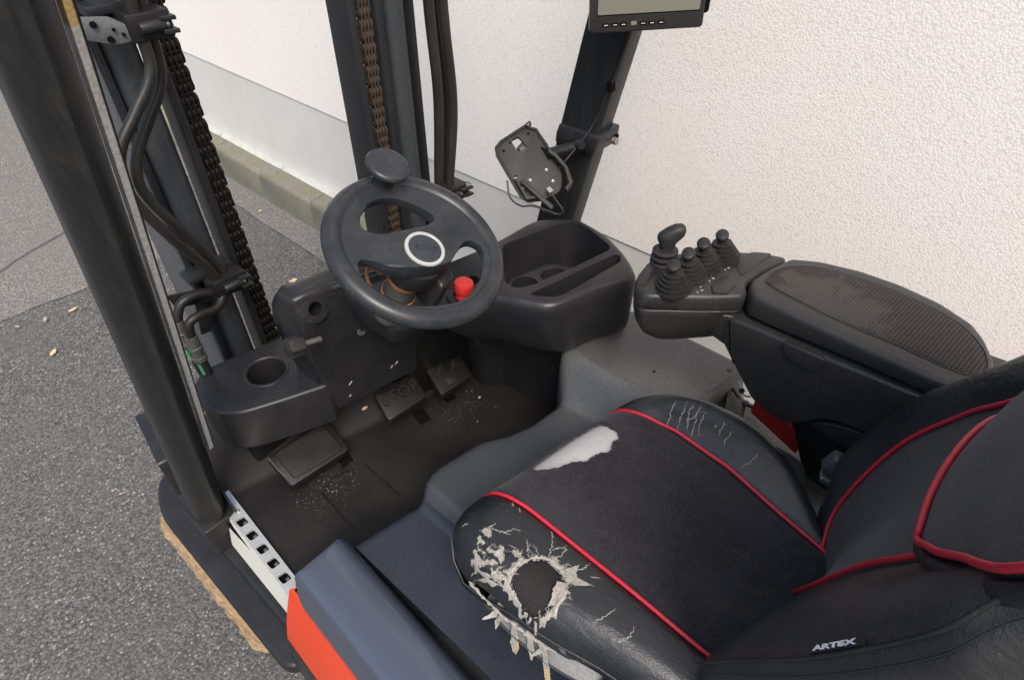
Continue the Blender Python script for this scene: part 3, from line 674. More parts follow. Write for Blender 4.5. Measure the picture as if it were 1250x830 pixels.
# ---- steering column cover
def cov(x):
    sh = -.19 * (x - .43); zt = 1.072 - .82 * max(0, x - .460); k = sm(.42, .46, x)
    return [(x, .930 + sh, .725), (x, .918 + sh, .80), (x, .902 + sh, .80 + (zt - .80) * .45), (x, .892 + sh, zt - .045), (x, .897 + sh, zt - .012),
            (x, .905 + sh, zt + (1.084 - zt) * .5 + .003), (x, .922 + sh * .6, 1.084), (x, .960 + sh * .6, 1.076), (x, 1.015 + sh, .99), (x, 1.035 + sh, .725)]
covs = lambda x: [tuple(p) for p in cr(cov(x), 45)]
lx = lambda z, d: .426 + d - .026 * sm(.80, .98, z)
m = MB(); m.rings([[(lx(p[2], 0), p[1] + (.016 if p[1] < .95 else -.012), p[2] - .014 * (p[2] > .9)) for p in covs(.424)], [(lx(p[2], .003), p[1] + (.006 if p[1] < .95 else -.004), p[2] - .004 * (p[2] > .9)) for p in covs(.424)], [(lx(p[2], .010), p[1], p[2]) for p in covs(.430)]] + [covs(.440 + (.655 - .440) * k / 24) for k in range(25)])
cover = build(m, 'column_cover', 'plastic', T, angle=45)
m = MB(); ax = V((-.10, -.86, .30)).normalized(); bc = V((.440, .896, 1.048))
m.lathe([(.033, -.12), (.034, -.006), (.032, .001), (.028, .003), (.0145, .003), (.014, -.05), (.0001, -.05)], bc, ax, 40); build(m, 'bore_boss', 'plastic', cover, angle=50)
cut(cover, [MB().lathe([(.0142, -.06), (.0142, .06)], bc, ax, 24)], angle=45)
m = MB(); m.tube([(.440 + .012, .868, 1.06), (.452, .868, 1.068)], .001, 5); build(m, 'moulding_split', 'black_hole', cover)
kp = V((.352, .868, 1.018)); ka = V((.97, -.1, -.22)).normalized()
m = MB(); rings = []
for r0, h in [(.0001, -.002), (.014, -.002), (.0185, .001), (.0195, .006), (.0195, .026), (.017, .030), (.010, .031)]:
    u_ = ka.orthogonal().normalized(); w_ = ka.cross(u_)
    rings.append([kp + ka * h + (u_ * math.cos(a) + w_ * math.sin(a)) * (r0 * (1 + .09 * math.cos(6 * a))) for a in [6.2832 * k / 48 for k in range(48)]])
m.rings(rings); kn = build(m, 'clamp_knob', 'rubber', T, angle=40)
m = MB(); m.lathe([(.006, .03), (.006, .068)], kp, ka, 14); build(m, 'threaded_stud', 'grey_metal', kn)
for (x, z, mt, s) in ((.520, .945, 'plastic_grey', .010),):
    sh = -.19 * (x - .43); pr = cov(x); y = lerp_tab(sorted([(p[2], p[1]) for p in pr[:4]]), z)
    m = MB(); m.lathe([(s, .0005), (s * .9, .0025), (s * .5, .0015), (.0001, .001)], (x, y, z), (0, -1, .15), 16, (1, 0, 0)); build(m, 'cover_screw', mt, cover)

for (x, z, l) in ((.483, .797, .012), (.601, .789, .010), (.588, .783, .008), (.478, .752, .006)):
    sh = -.19 * (x - .43); pr = cov(x); y = lerp_tab(sorted([(p[2], p[1]) for p in pr[:4]]), z)
    m = MB(); m.tube([(x - l * .6, y + .0008, z - l * .5), (x, y - .0004, z), (x + l * .5, y - l * .1 + .0006, z + l * .55)], [.0003, .0016, .0004], 6); build(m, 'cover_scratch', 'grey_print', cover)
# ---- right dash console with storage bin
TP = [(.640, .745), (.655, .690), (.690, .645), (.715, .590), (.750, .538), (.85, .507), (.925, .474), (.957, .492), (.996, .545), (1.024, .604), (1.037, .662), (1.036, .705), (1.008, .738), (.961, .774), (.847, .783), (.775, .792), (.70, .805), (.65, .80)]
TPs = smooth_closed([(x, y, 0) for x, y in TP], 120)
cx, cy = .84, .64
def ring_at(z, fx, inset=0):
    out = []
    for x, y, _ in TPs:
        dx, dy = x - cx, y - cy; l = math.hypot(dx, dy)
        x2, y2 = x - dx / l * inset, y - dy / l * inset
        s = fx(x2, y2); out.append((x2 + s[0], y2 + s[1], z))
    return out
fz = lambda x, y: (0, 0)
def low1(x, y):
    near = sm(.70, .60, y + .2 * (x - .8)); lf = sm(.80, .66, x)
    return (.045 + .075 * lf, .035 * near + .05 * lf)
def low2(x, y):
    near = sm(.74, .60, y + .2 * (x - .8)); lf = sm(.82, .66, x)
    return (.115 + .09 * lf, .055 * near + .10 * lf)
m = MB(); m.rings([ring_at(.548, low2), ring_at(.70, lambda x, y: tuple(a * .72 + b * .28 for a, b in zip(low2(x, y), low1(x, y)))), ring_at(.87, low1), ring_at(.90, lambda x, y: tuple(a * .42 for a in low1(x, y))), ring_at(.93, lambda x, y: tuple(a * .16 for a in low1(x, y))), ring_at(1.02, lambda x, y: tuple(a * .02 for a in low1(x, y))),
                   ring_at(1.040, fz), ring_at(1.052, fz, .003), ring_at(1.058, fz, .008), ring_at(1.060, fz, .015)])
con = build(m, 'dash_console', 'plastic', T, angle=60)
# dash slab between column and bin, with the bulkhead behind it
DS = [(.50, .90), (.505, .742), (.552, .716), (.626, .688), (.690, .664), (.715, .690), (.78, .765), (.775, .7895), (.70, .809), (.60, .86)]
DS = roundpoly(DS, .015, 4)
m = MB(); m.rings([[(x + .008, y + .03 * sm(.80, .68, y), .990) for x, y in DS], [(x, y, 1.030) for x, y in DS], [(x, y, 1.046) for x, y in DS], inpoly0(DS, .006, 1.054), inpoly0(DS, .016, 1.0575)])
build(m, 'dash_panel', 'plastic', T, angle=60)
m = MB(); m.rings([[(.655, .950, .56), (.90, .885, .56), (.90, 1.04, .56), (.655, 1.04, .56)], [(.655, .88, .80), (.84, .84, .80), (.84, .98, .80), (.655, .98, .80)], [(.655, .775, .99), (.73, .765, .99), (.73, .83, .99), (.655, .85, .99)]]); build(m, 'inner_bulkhead', 'plastic_dark', T, bevel=.006)
BIN = [(.835, .757), (1.0, .714), (1.018, .694), (1.018, .658), (.990, .577), (.975, .570), (.888, .586), (.796, .609), (.773, .612), (.737, .632), (.735, .66)]
SLOT = [(.741, .600), (.972, .551), (.974, .540), (.955, .527), (.787, .548), (.768, .556), (.745, .586)]
cut(con, [MB().prism(roundpoly(BIN, .018, 4), .935, 1.10), MB().prism(roundpoly(SLOT, .008, 4), 1.0, 1.10)], angle=45)
m = MB(); m.prism(roundpoly([(.742, .665), (.741, .640), (.775, .6185), (.800, .6145), (.888, .594), (.925, .587), (.935, .604), (.912, .632), (.906, .658), (.888, .675), (.838, .688), (.800, .698), (.762, .69)], .012, 4), .937, 1.022)
tray = build(m, 'cup_tray', 'plastic', con, bevel=.006)
cut(tray, [MB().lathe([(.026, -.070), (.031, .02)], (.797, .658, 1.022), (0, 0, 1), 32), MB().prism(roundpoly([(.836, .626), (.893, .611), (.897, .630), (.888, .648), (.862, .662), (.840, .654)], .010, 4), .95, 1.05)])
m = MB().obox((.865, .549, 1.018), (.085, -.018, 0), (0, .003, 0), (0, 0, .016)); build(m, 'slot_divider', 'plastic_dark', con, bevel=.002)
m = MB(); bx = V((.646, .692, 1.06)); ba = V((.06, -.12, 1)).normalized()
m.lathe([(.031, -.004), (.031, .002), (.029, .004), (.019, .004), (.019, .0)], bx, ba, 40, None, True); eb = build(m, 'emergency_button', 'plastic_dark', T)
m = MB(); m.lathe([(.0145, .002), (.0145, .018), (.0185, .019), (.0195, .022), (.0195, .034), (.0180, .0375), (.010, .039), (.0001, .039)], bx, ba, 40); build(m, 'button_cap', 'red', eb)
m = MB(); m.lathe([(.012, .001), (.012, .003), (.0001, .003)], (.70, .715, 1.06), (0, 0, 1), 24); build(m, 'blank_plug', 'black_hole', con)

# ---- steering wheel
n_ = V((.087, -.46, .884)).normalized(); u_w = V((.995, 0, -.098)); u_w = (u_w - n_ * u_w.dot(n_)).normalized(); v_w = n_.cross(u_w); cw = V((.534, .673, 1.24))
W = lambda a, b, c=0.0: cw + u_w * a + v_w * b + n_ * c
m = MB(); rings = []
for k in range(96):
    a = 2 * math.pi * k / 96; rr = []
    for j in range(20):
        b = 2 * math.pi * j / 20
        rad = .1380 + .0170 * math.cos(b); h = .0148 * math.sin(b) - (.0015 * math.cos(24 * 0))
        rr.append(W(rad * math.cos(a), rad * math.sin(a), h))
    rings.append(rr)
rings.append(rings[0]); m.rings(rings, False, False); swheel = build(m, 'steering_wheel', 'wheel', T, angle=70)
TOPO = [(-.063, .074), (-.046, .094), (-.018, .106), (.011, .104), (.035, .089), (.054, .066), (.065, .042), (.06, .03), (.034, .024), (.002, .029), (-.028, .036), (-.049, .045), (-.063, .061)]
BOTO = [(-.108, .016), (-.121, .0), (-.125, -.032), (-.112, -.064), (-.086, -.089), (-.044, -.110), (.0, -.119), (.048, -.106), (.082, -.082), (.102, -.055), (.097, -.034), (.078, -.029), (.050, -.041), (.016, -.053), (-.031, -.039), (-.068, -.017), (-.090, .008)]
m = MB(); pr = []
for r, h in ((.0001, -.020), (.05, -.020), (.09, -.012), (.128, -.008), (.132, .0), (.128, .008), (.10, .006), (.075, .007), (.05, .013), (.035, .015), (.0001, .015)):
    pr.append([W(r * math.cos(a) - .002 * (r < .06), r * math.sin(a) - .012 * (r < .06), h) for a in [2 * math.pi * k / 72 for k in range(72)]])
m.rings(pr); web = build(m, 'spokes', 'wheel', swheel, angle=60)
def pw(poly):
    P = smooth_closed([(a, b, 0) for a, b in poly], 64)
    return MB().rings([[W(a, b, -.06) for a, b, _ in P], [W(a, b, .06) for a, b, _ in P]])
cut(web, [pw(TOPO), pw(BOTO)], bevel=.0035, angle=50)
m = MB(); m.lathe([(.0280, .014), (.0280, .0172), (.0292, .0180), (.0335, .0174), (.0345, .0145)], W(-.002, -.015), n_, 56, None, True); build(m, 'silver_ring', 'white_plastic', swheel)
m = MB(); m.lathe([(.0280, .0135), (.0277, .0165), (.020, .0180), (.0001, .0186)], W(-.002, -.015), n_, 48); cap_ = build(m, 'hub_cap', 'hood', swheel)
ex = V((.8, -.6)); ey = V((.5, .87))
exw = -(u_w * .8 - v_w * .6); eyw = -(u_w * .5 + v_w * .87)
text_mesh('Linde', 'emblem', 'wheel', cap_, .0155, W(.0, -.016, .0183), exw, eyw, .0009, .0, .45, 1.05)
m = MB(); m.lathe([(.024, -.004), (.0200, .006), (.0178, .016), (.0178, .030), (.0205, .0345), (.0320, .0385), (.0365, .0425), (.0370, .0470), (.0350, .0515), (.0310, .0535), (.0270, .0535), (.0140, .0548), (.0001, .0552)], W(.026, .134), n_, 48)
sk_ = build(m, 'spinner_knob', 'wheel', swheel, angle=70)
# column
m = MB(); m.lathe([(.046, -.016), (.047, -.024), (.043, -.058), (.036, -.064), (.0001, -.064)], W(.0, -.008), n_, 40); colm = build(m, 'column_collar', 'plastic', T)
m = MB(); m.lathe([(.0285, -.06), (.0285, -.20)], W(0, -.004), n_, 32); build(m, 'column_tube', 'grey_metal', colm)
for h in (-.082, -.128):
    m = MB(); m.lathe([(.0300, h - .004), (.0325, h - .002), (.0325, h + .002), (.0300, h + .004)], W(0, -.004), n_, 36, None, True); build(m, 'rusty_collar', 'rust', colm)
m = MB(); m.tube(cr([W(-.02, .03, -.10), W(-.045, .045, -.085), W(-.055, .02, -.10), W(-.04, -.02, -.12), W(0, -.035, -.13)], 24), .0032, 6); build(m, 'copper_loop', 'rust', colm)
m = MB(); m.lathe([(.008, 0), (.008, .04), (.0125, .041), (.0135, .045), (.0135, .051), (.0115, .053), (.008, .053), (.0085, .085), (.006, .089)], W(-.02, .035, -.105), V((-.78, .45, -.12)), 24)
st = build(m, 'indicator_stalk', 'plastic', T)
m = MB(); m.lathe([(.0128, .0415), (.0145, .044), (.0145, .0505), (.0125, .053)], W(-.02, .035, -.105), V((-.78, .45, -.12)), 28); build(m, 'white_band', 'white_plastic', st)
m = MB(); m.obox(W(.048, -.030, -.095), u_w * .022 + v_w * .006, v_w * .030, n_ * .042); sw = build(m, 'switch_housing', 'plastic', T, bevel=.010, seg=4)
m = MB(); m.obox(W(.052, -.005, -.052), u_w * .010 + v_w * .004, v_w * .006, n_ * .003); build(m, 'ignition_slot', 'black_hole', sw, bevel=.002)

# ---- overhead guard posts
SEC = [(-.032, .03), (-.033, -.008), (-.028, -.022), (-.015, -.033), (-.004, -.036), (.002, -.045), (.014, -.041), (.026, -.028), (.033, -.012), (.033, .03), (.022, .045), (-.022, .045)]
def post(base, dz, sec, z0, z1, name):
    m = MB(); sec = roundpoly(sec, .006, 2)
    m.rings([[(base[0] + dz[0] * (z - base[2]) + a, base[1] + dz[1] * (z - base[2]) + b, z) for a, b in sec] for z in [z0 + (z1 - z0) * k / 20 for k in range(21)]])
    return build(m, name, 'post', T, angle=40)
Lb, Ld = (.124, 1.035, .56), (.037, -.255)
lpost = post(Lb, Ld, SEC, .565, 2.15, 'guard_post'); lpost['label'] = 'scratched black guard post slanting past the left side of the cab'
def along(z, dx, dy): return V((Lb[0] + Ld[0] * (z - Lb[2]) + dx, Lb[1] + Ld[1] * (z - Lb[2]) + dy, z))
for (z0, z1, mt) in ((.80, 1.625, 'strip'), (1.625, 2.1, 'yellow')):
    m = MB(); m.rings([[along(z, .0400, -.006), along(z, .0490, -.004), along(z, .0490, .012), along(z, .0400, .012)] for z in (z0, z1)]); build(m, 'edge_strip', mt, lpost)
m = MB(); m.rings([[along(z, .0490, -.006), along(z, .0510, -.006), along(z, .0510, .030), along(z, .0490, .030)] for z in (.8, 2.1)]); build(m, 'edge_seal', 'steel_black', lpost)
m = MB().prism(roundpoly([(.085, .985), (.160, .985), (.170, 1.10), (.085, 1.10)], .012, 3), .470, .566); build(m, 'foot_plate', 'steel_black', lpost, bevel=.003)
m = MB().extr([(.160, .985, .562), (.164, 1.07, .562), (.164, 1.06, .74), (.162, 1.04, .72)], (.005, 0, 0)); build(m, 'gusset', 'steel_black', lpost, bevel=.001)
m = MB().extr(roundpoly([(.100, 1.18, .50), (.100, 1.19, .625), (.132, 1.385, .625), (.132, 1.385, .50)], .01, 3), (.03, -.005, 0)); build(m, 'mudguard_bracket', 'steel_black', T, bevel=.003)
RSEC = [(-.036, .060), (-.036, -.034), (-.026, -.046), (.026, -.046), (.036, -.036), (.036, .060)]
Rb, Rd = (1.200, .845, 1.0), (-.034, -.24)
rpost = post(Rb, Rd, RSEC, .50, 2.15, 'guard_post'); rpost['label'] = 'black guard post by the wall carrying the monitor and device cradle'
def ralong(z, dx, dy): return V((Rb[0] + Rd[0] * (z - Rb[2]) + dx, Rb[1] + Rd[1] * (z - Rb[2]) + dy, z))
m = MB(); m.tube(cr([ralong(1.50, -.030, -.05), ralong(1.42, -.034, -.05), ralong(1.34, -.036, -.046), ralong(1.30, -.040, -.04), ralong(1.22, -.043, -.03), (1.08, .80, 1.13)], 30), .0022, 6); build(m, 'cable', 'copper_wire', rpost)
m = MB(); m.obox(ralong(1.325, -.036, -.045), (.008, 0, 0), (0, .006, 0), (0, .002, .009)); build(m, 'cable_tie', 'black_hole', rpost)

# ---- mast
def bar(x0, x1, y0, y1, mt, name='mast_rail', z0=.12, z1=2.25):
    return build(MB().box((x0, y0, z0), (x1, y1, z1)), name, mt, T, bevel=.003, seg=2)
bar(.344, .352, 1.250, 1.385, 'mast_grey'); bar(.352, .364, 1.245, 1.335, 'mast')
bar(.447, .462, 1.245, 1.310, 'mast')
bar(.866, .882, 1.235, 1.315, 'mast'); bar(.884, .903, 1.255, 1.31, 'mast'); bar(.948, .976, 1.245, 1.31, 'mast')
bar(1.056, 1.070, 1.250, 1.335, 'mast')
for cx_ in (.398, 1.016):
    m = MB(); m.lathe([(.032, 0), (.032, 2.1)], (cx_, 1.275, .12), (0, 0, 1), 40); build(m, 'lift_cylinder', 'mast_cyl', T)
m = MB().box((.35, 1.33, .25), (1.07, 1.36, .36)); build(m, 'mast_crossbar', 'mast', T, bevel=.004)
p_ = .0254
def plate_mesh(xs, nm, mt):
    m = MB()
    for x in xs:
        pts = []
        st = [(.0108 * math.cos(a), p_ / 2 + .0108 * math.sin(a)) for a in [math.pi * k / 5 for k in range(6)]] + [(.0108 * math.cos(a), -p_ / 2 + .0108 * math.sin(a)) for a in [math.pi + math.pi * k / 5 for k in range(6)]]
        st.insert(6, (-.0078, 0)); st.append((.0078, 0))
        m.rings([[(x - .0023, a, b) for a, b in st], [(x + .0023, a, b) for a, b in st]])
    m.lathe([(.0042, -.0185), (.0042, .0185)], (0, 0, p_ / 2), (1, 0, 0), 8)
    me = bpy.data.meshes.new(nm); me.from_pydata(m.v, [], m.f); finish(me); me.materials.append(M[mt]); return me
for (x, mt, lab) in ((.482, 'chain', 'dark greased lift chain of the left mast rail'), (.925, 'chain_rust', 'brown lift chain behind the steering wheel')):
    A = plate_mesh((-.0145, -.0048, .0048, .0145), 'link_a', mt); B_ = plate_mesh((-.0097, 0, .0097), 'link_b', mt)
    ch = bpy.data.objects.new('lift_chain', None); ch.location = (x, 1.262, .6); ch.empty_display_size = .05; link(ch, T); ch['label'] = lab
    for k in range(46):
        o = bpy.data.objects.new('chain_link', A if k % 2 else B_); col.objects.link(o); o.parent = ch; o.location = (0, 0, k * p_)
# hoses, clamps
def hose(pts, r=.0100, n=60, mt='hose'):
    return build(MB().tube(cr(pts, n), r, 12), 'hydraulic_hose', mt, T, angle=70)
hose([(.415, 1.17, 1.95), (.412, 1.17, 1.65), (.409, 1.17, 1.50), (.400, 1.168, 1.44), (.350, 1.165, 1.386), (.302, 1.162, 1.335), (.287, 1.16, 1.264), (.320, 1.16, 1.160), (.368, 1.168, 1.05), (.380, 1.17, .99), (.350, 1.155, .965), (.310, 1.15, .972), (.284, 1.15, .965), (.276, 1.15, .935)])
hose([(.438, 1.19, 1.95), (.436, 1.19, 1.65), (.433, 1.19, 1.50), (.420, 1.19, 1.42), (.374, 1.188, 1.362), (.332, 1.186, 1.310), (.316, 1.184, 1.25), (.346, 1.182, 1.16), (.391, 1.186, 1.05), (.405, 1.186, .99), (.375, 1.180, .985), (.330, 1.178, 1.002), (.292, 1.178, .998), (.272, 1.178, .965)])
for (x, y, z) in ((.275, 1.15, .935), (.270, 1.178, .965)):
    m = MB(); m.lathe([(.0125, 0), (.0135, -.005), (.0135, -.028), (.0150, -.029), (.0150, -.040), (.0130, -.041), (.0130, -.055), (.0155, -.056), (.0155, -.066), (.0110, -.067)], (x, y, z), (.02, 0, 1), 16); f = build(m, 'hose_fitting', 'grey_metal', T)
    m = MB(); m.tube([(x, y, z - .06), (x + .002, y, z - .14), (x + .012, y, z - .25)], .0105, 10); build(m, 'hose_tail', 'hose', f)
    m = MB(); m.tube([(x - .009, y - .004, z - .075), (x - .008, y - .005, z - .105)], .004, 6); build(m, 'green_tape', 'green', f)
for r4 in ([(1.045, 1.17, 1.9), (1.046, 1.17, 1.443), (1.053, 1.17, 1.22), (1.030, 1.17, .973), (1.03, 1.17, .80)], [(1.085, 1.17, 1.9), (1.089, 1.17, 1.436), (1.102, 1.17, 1.182), (1.066, 1.17, .946), (1.06, 1.17, .78)], [(1.10, 1.21, 1.9), (1.108, 1.21, 1.436), (1.122, 1.21, 1.182), (1.095, 1.21, .946), (1.09, 1.21, .78)]):
    hose(r4, .0135, 30)
def clamp(c, w, left=True):
    c = V(c); e = bpy.data.objects.new('hose_clamp', None); e.location = c; e.empty_display_size = .05; link(e, T)
    def sub(mb, nm, mt, bv=.002): 
        o = build(mb, nm, mt, None, bevel=bv, seg=2); o.parent = e; o.matrix_parent_inverse = Matrix.Translation(c).inverted()
        return o
    sub(MB().obox(c, (w, -.004, 0), (0, .030, 0), (0, 0, .022)), 'clamp_block', 'plastic_dark', .004)
    for k in (-1, 1): sub(MB().obox(c + V((w * .75, -.012, .010 * k)), (w * .34, -.004, 0), (0, .032, 0), (0, 0, .0035)), 'clamp_rib', 'plastic', .001)
    sub(MB().lathe([(.010, -.02), (.010, .02), (.0095, .022)], c + V((.0, -.032, 0)), (1, 0, 0), 16), 'clamp_sleeve', 'plastic')
    sub(MB().lathe([(.0062, .0), (.0062, .007), (.0035, .007), (.0033, .004), (.0001, .004)], c + V((.02, -.033, 0)), (1, -.1, 0), 12), 'clamp_bolt', 'bolt', 0)
    return e, sub
e1, s1 = clamp((.424, 1.185, 1.512), .034)
pl_ = s1(MB().extr(roundpoly([(.318, 1.215, 1.520), (.326, 1.212, 1.534), (.372, 1.180, 1.532), (.392, 1.165, 1.518), (.392, 1.165, 1.494), (.37, 1.180, 1.490), (.328, 1.212, 1.502)], .006, 3), (.003, .004, 0)), 'clamp_plate', 'mast_grey', .001)
for (x, y, z, r) in ((.352, 1.190, 1.523, .0055), (.366, 1.181, 1.500, .0055), (.374, 1.176, 1.514, .003), (.384, 1.170, 1.506, .003), (.330, 1.206, 1.517, .003)):
    s1(MB().lathe([(r, .0), (r, .0015), (.0001, .0015)], V((x, y, z)) + V((-.0012, -.0025, 0)), (-.55, -.83, 0), 12), 'plate_hole', 'black_hole', 0)
s1(MB().box((.352, 1.20, 1.53), (.45, 1.245, 1.545)), 'clamp_bridge', 'mast')
e2, s2 = clamp((.398, 1.185, 1.000), .036)
s2(MB().obox((.322, 1.20, .985), (.035, -.02, 0), (.002, .003, 0), (-.004, 0, .018)), 'clamp_plate', 'plastic_dark', .001)
s2(MB().obox((.335, 1.215, .93), (.012, -.002, 0), (0, .003, 0), (.01, 0, .055)), 'clamp_plate', 'mast', .001)
s2(MB().box((.33, 1.20, 1.012), (.43, 1.245, 1.026)), 'clamp_bridge', 'mast')
e3, s3 = clamp((1.050, 1.165, .952), .058)
e1['label'] = 'upper hose clamp with a grey perforated plate'; e2['label'] = 'lower hose clamp above the hose fittings'; e3['label'] = 'hose clamp on the mast rail nearest the wall'
s3(MB().lathe([(.010, .0), (.010, .012), (.005, .012), (.005, .018), (.0001, .018)], (1.103, 1.14, .965), (.6, -.8, 0), 14), 'clamp_nut', 'grey_metal', .0)
s3(MB().lathe([(.009, .0), (.009, .012), (.005, .012), (.005, .018), (.0001, .018)], (1.100, 1.14, .938), (.6, -.8, 0), 14), 'clamp_nut', 'grey_metal', .0)

# ---- driver seat
seat = bpy.data.objects.new('driver_seat', None); seat.location = (.54, .15, .80); seat.empty_display_size = .1; link(seat, T)
seat['label'] = 'black leather and fabric driver seat with red piping, torn at its front left bolster'
def sbuild(mb, nm, mt, **kw):
    o = build(mb, nm, mt, None, **kw); o.parent = seat; o.matrix_parent_inverse = Matrix.Translation(seat.location).inverted(); return o
YB = -.10
YF = [(.275, .27), (.279, .31), (.284, .345), (.294, .374), (.311, .396), (.345, .408), (.40, .410), (.475, .393), (.60, .372), (.68, .357), (.72, .339), (.755, .308), (.79, .245), (.806, .165)]
XL = [(-.10, .33), (.0, .318), (.113, .303), (.184, .286), (.248, .280), (.303, .279), (.36, .281), (.42, .285)]
XR = [(-.10, .655), (-.041, .69), (.015, .737), (.067, .779), (.11, .797), (.16, .805), (.24, .803), (.42, .795)]
PL = [(-.1, .400), (.023, .400), (.203, .405), (.312, .408), (.41, .399)]
PR = [(-.1, .636), (-.044, .648), (.044, .662), (.152, .682), (.268, .692), (.36, .680)]
def sl(tab, x, w=.012): return sum(lerp_tab(tab, x + d * w) for d in (-1, -.5, 0, .5, 1)) / 5
def ee(d, r):
    t = max(0.0, min(1.0, d / r)); return 1 - math.sqrt(max(0, 1 - (1 - t) ** 2))
def cz(x, y):
    z = .984 - .012 * sm(.15, -.08, y)
    pl_, pr_ = sl(PL, y), sl(PR, y)
    if x < pl_: z += .016 * math.sin(min(1, (pl_ - x) / .10) * math.pi * .62)
    if x > pr_: z += .020 * math.sin(min(1, (x - pr_) / .10) * math.pi * .62)
    z -= .006 * math.exp(-((x - pl_) / .008) ** 2) + .006 * math.exp(-((x - pr_) / .008) ** 2)
    z -= .010 * math.exp(-((x - .54) / .09) ** 2 - ((y - .10) / .14) ** 2)
    z -= .062 * ee(sl(YF, x) - y, .075) + .052 * ee(x - sl(XL, y), .045) + .048 * ee(sl(XR, y) - x, .05)
    return z
def seg_d(x, y, a, b):
    t = max(0, min(1, ((x - a[0]) * (b[0] - a[0]) + (y - a[1]) * (b[1] - a[1])) / ((b[0] - a[0]) ** 2 + (b[1] - a[1]) ** 2)))
    return math.hypot(x - a[0] - t * (b[0] - a[0]), y - a[1] - t * (b[1] - a[1])), t
_cz0 = cz
def cz(x, y):
    z = _cz0(x, y)
    for a, b, w, h in (((.585, .300), (.640, .060), .010, .0032), ((.500, .330), (.445, .120), .012, .0030), ((.540, .300), (.530, .180), .016, -.0025), ((.625, .310), (.665, .230), .008, .0025), ((.43, .36), (.45, .27), .008, .0020), ((.345, .36), (.36, .15), .016, -.0030), ((.72, .30), (.745, .12), .014, -.0025), ((.47, .02), (.60, .01), .012, .0030), ((.45, .05), (.62, .06), .014, -.0030)):
        d, t = seg_d(x, y, a, b); z += h * math.exp(-(d / w) ** 2) * math.sin(math.pi * min(1, max(0.0, .08 + .9 * t)))
    return z
def cpt(fa, fb, x_off=0.0, dz=0.0):
    def f(u, v):
        y0 = YB + v * (.40 - YB); x = fa(y0) + (fb(y0) - fa(y0)) * u
        y = YB + v * (sl(YF, x) - YB)
        # keep the piping line true where the front edge recedes
        return (x, y, cz(x, y) + dz)
    return f
fpl, fpr, fxl, fxr = (lambda y: sl(PL, y)), (lambda y: sl(PR, y)), (lambda y: sl(XL, y) + .0005), (lambda y: sl(XR, y) - .0005)
ins = sbuild(MB().sheet(cpt(fpl, fpr), 70, 120, .006, (0, 0, -1)), 'cushion_insert', 'fabric', angle=70)
bl = sbuild(MB().sheet(cpt(fxl, fpl), 50, 130, .005, (0, 0, -1)), 'cushion_bolster', 'leather', angle=70)
br = sbuild(MB().sheet(cpt(fpr, fxr), 44, 110, .005, (0, 0, -1)), 'cushion_bolster', 'leather', angle=70)
bl['label'] = 'torn left cushion bolster'; br['label'] = 'right cushion bolster with fine cracks'
def vprism(pts): return MB().prism(pts, .80, 1.10)
def jag(pts, amp, n=5):
    out = []; k = len(pts)
    for i in range(k):
        a, b = V(pts[i]), V(pts[(i + 1) % k])
        for j in range(n): p = a + (b - a) * (j / n); out.append((p.x + rnd.uniform(-amp, amp), p.y + rnd.uniform(-amp, amp)))
    return out
HOLE = [(.467, .374), (.52, .373), (.578, .362), (.613, .350), (.631, .338), (.626, .304), (.612, .288), (.598, .291), (.580, .284), (.560, .297), (.535, .303), (.520, .318), (.490, .333)]
cut(ins, [vprism(jag(HOLE, .0022, 5))], angle=60)
TEAR = [(.297, .258), (.318, .265), (.343, .256), (.355, .240), (.352, .212), (.342, .200), (.322, .194), (.300, .198), (.288, .210), (.289, .232)]
cut(bl, [vprism(jag(TEAR, .0015, 4))], angle=60)
def under(x0, x1, y0, y1, dz):
    def f(u, v):
        x = x0 + (x1 - x0) * u; y = y0 + (min(y1, sl(YF, x) - .004) - y0) * v; return (x, y, cz(x, y) - dz)
    return f
o = sbuild(MB().sheet(under(.45, .65, .268, .40, .0065), 60, 40, .004, (0, 0, -1)), 'exposed_foam', 'foam', angle=70); o['label'] = 'whitish foam showing through the front hole'
o = sbuild(MB().sheet(under(.2835, .372, .18, .285, .0062), 30, 40, .004, (0, 0, -1)), 'exposed_mesh', 'seat_mesh', angle=70); o['label'] = 'dark mesh showing through the left tear'
# lifted dark hem round the front hole
hp = [(x, y, cz(x, y) + .0012) for x, y, _ in smooth_closed([(a, b, 0) for a, b in HOLE], 80)]
hp = [(a + rnd.uniform(-.0012, .0012), b + rnd.uniform(-.0012, .0012), c + rnd.uniform(-.0004, .0012)) for a, b, c in hp]
m = MB(); m.tube(hp + [hp[0]], .0026, 6); sbuild(m, 'hole_hem', 'fabric')
m = MB()
for k in range(3): pass
# piping on the cushion
def pipe(pts, r=.0031, nm='piping', mt='piping', n=60): return sbuild(MB().tube(cr(pts, n), r, 10), nm, mt, angle=70)
def along_pip(f, dz):
    out = []
    for k in range(26):
        y0 = YB + .02 + (.398 - YB - .02) * k / 25; x = f(y0); v = (y0 - YB) / (.40 - YB); y = YB + v * (sl(YF, x) - YB)
        out.append((x, y, cz(x, y) + dz))
    return out
pipe(along_pip(fpl, .0040)); pipe(along_pip(fpr, .0040))
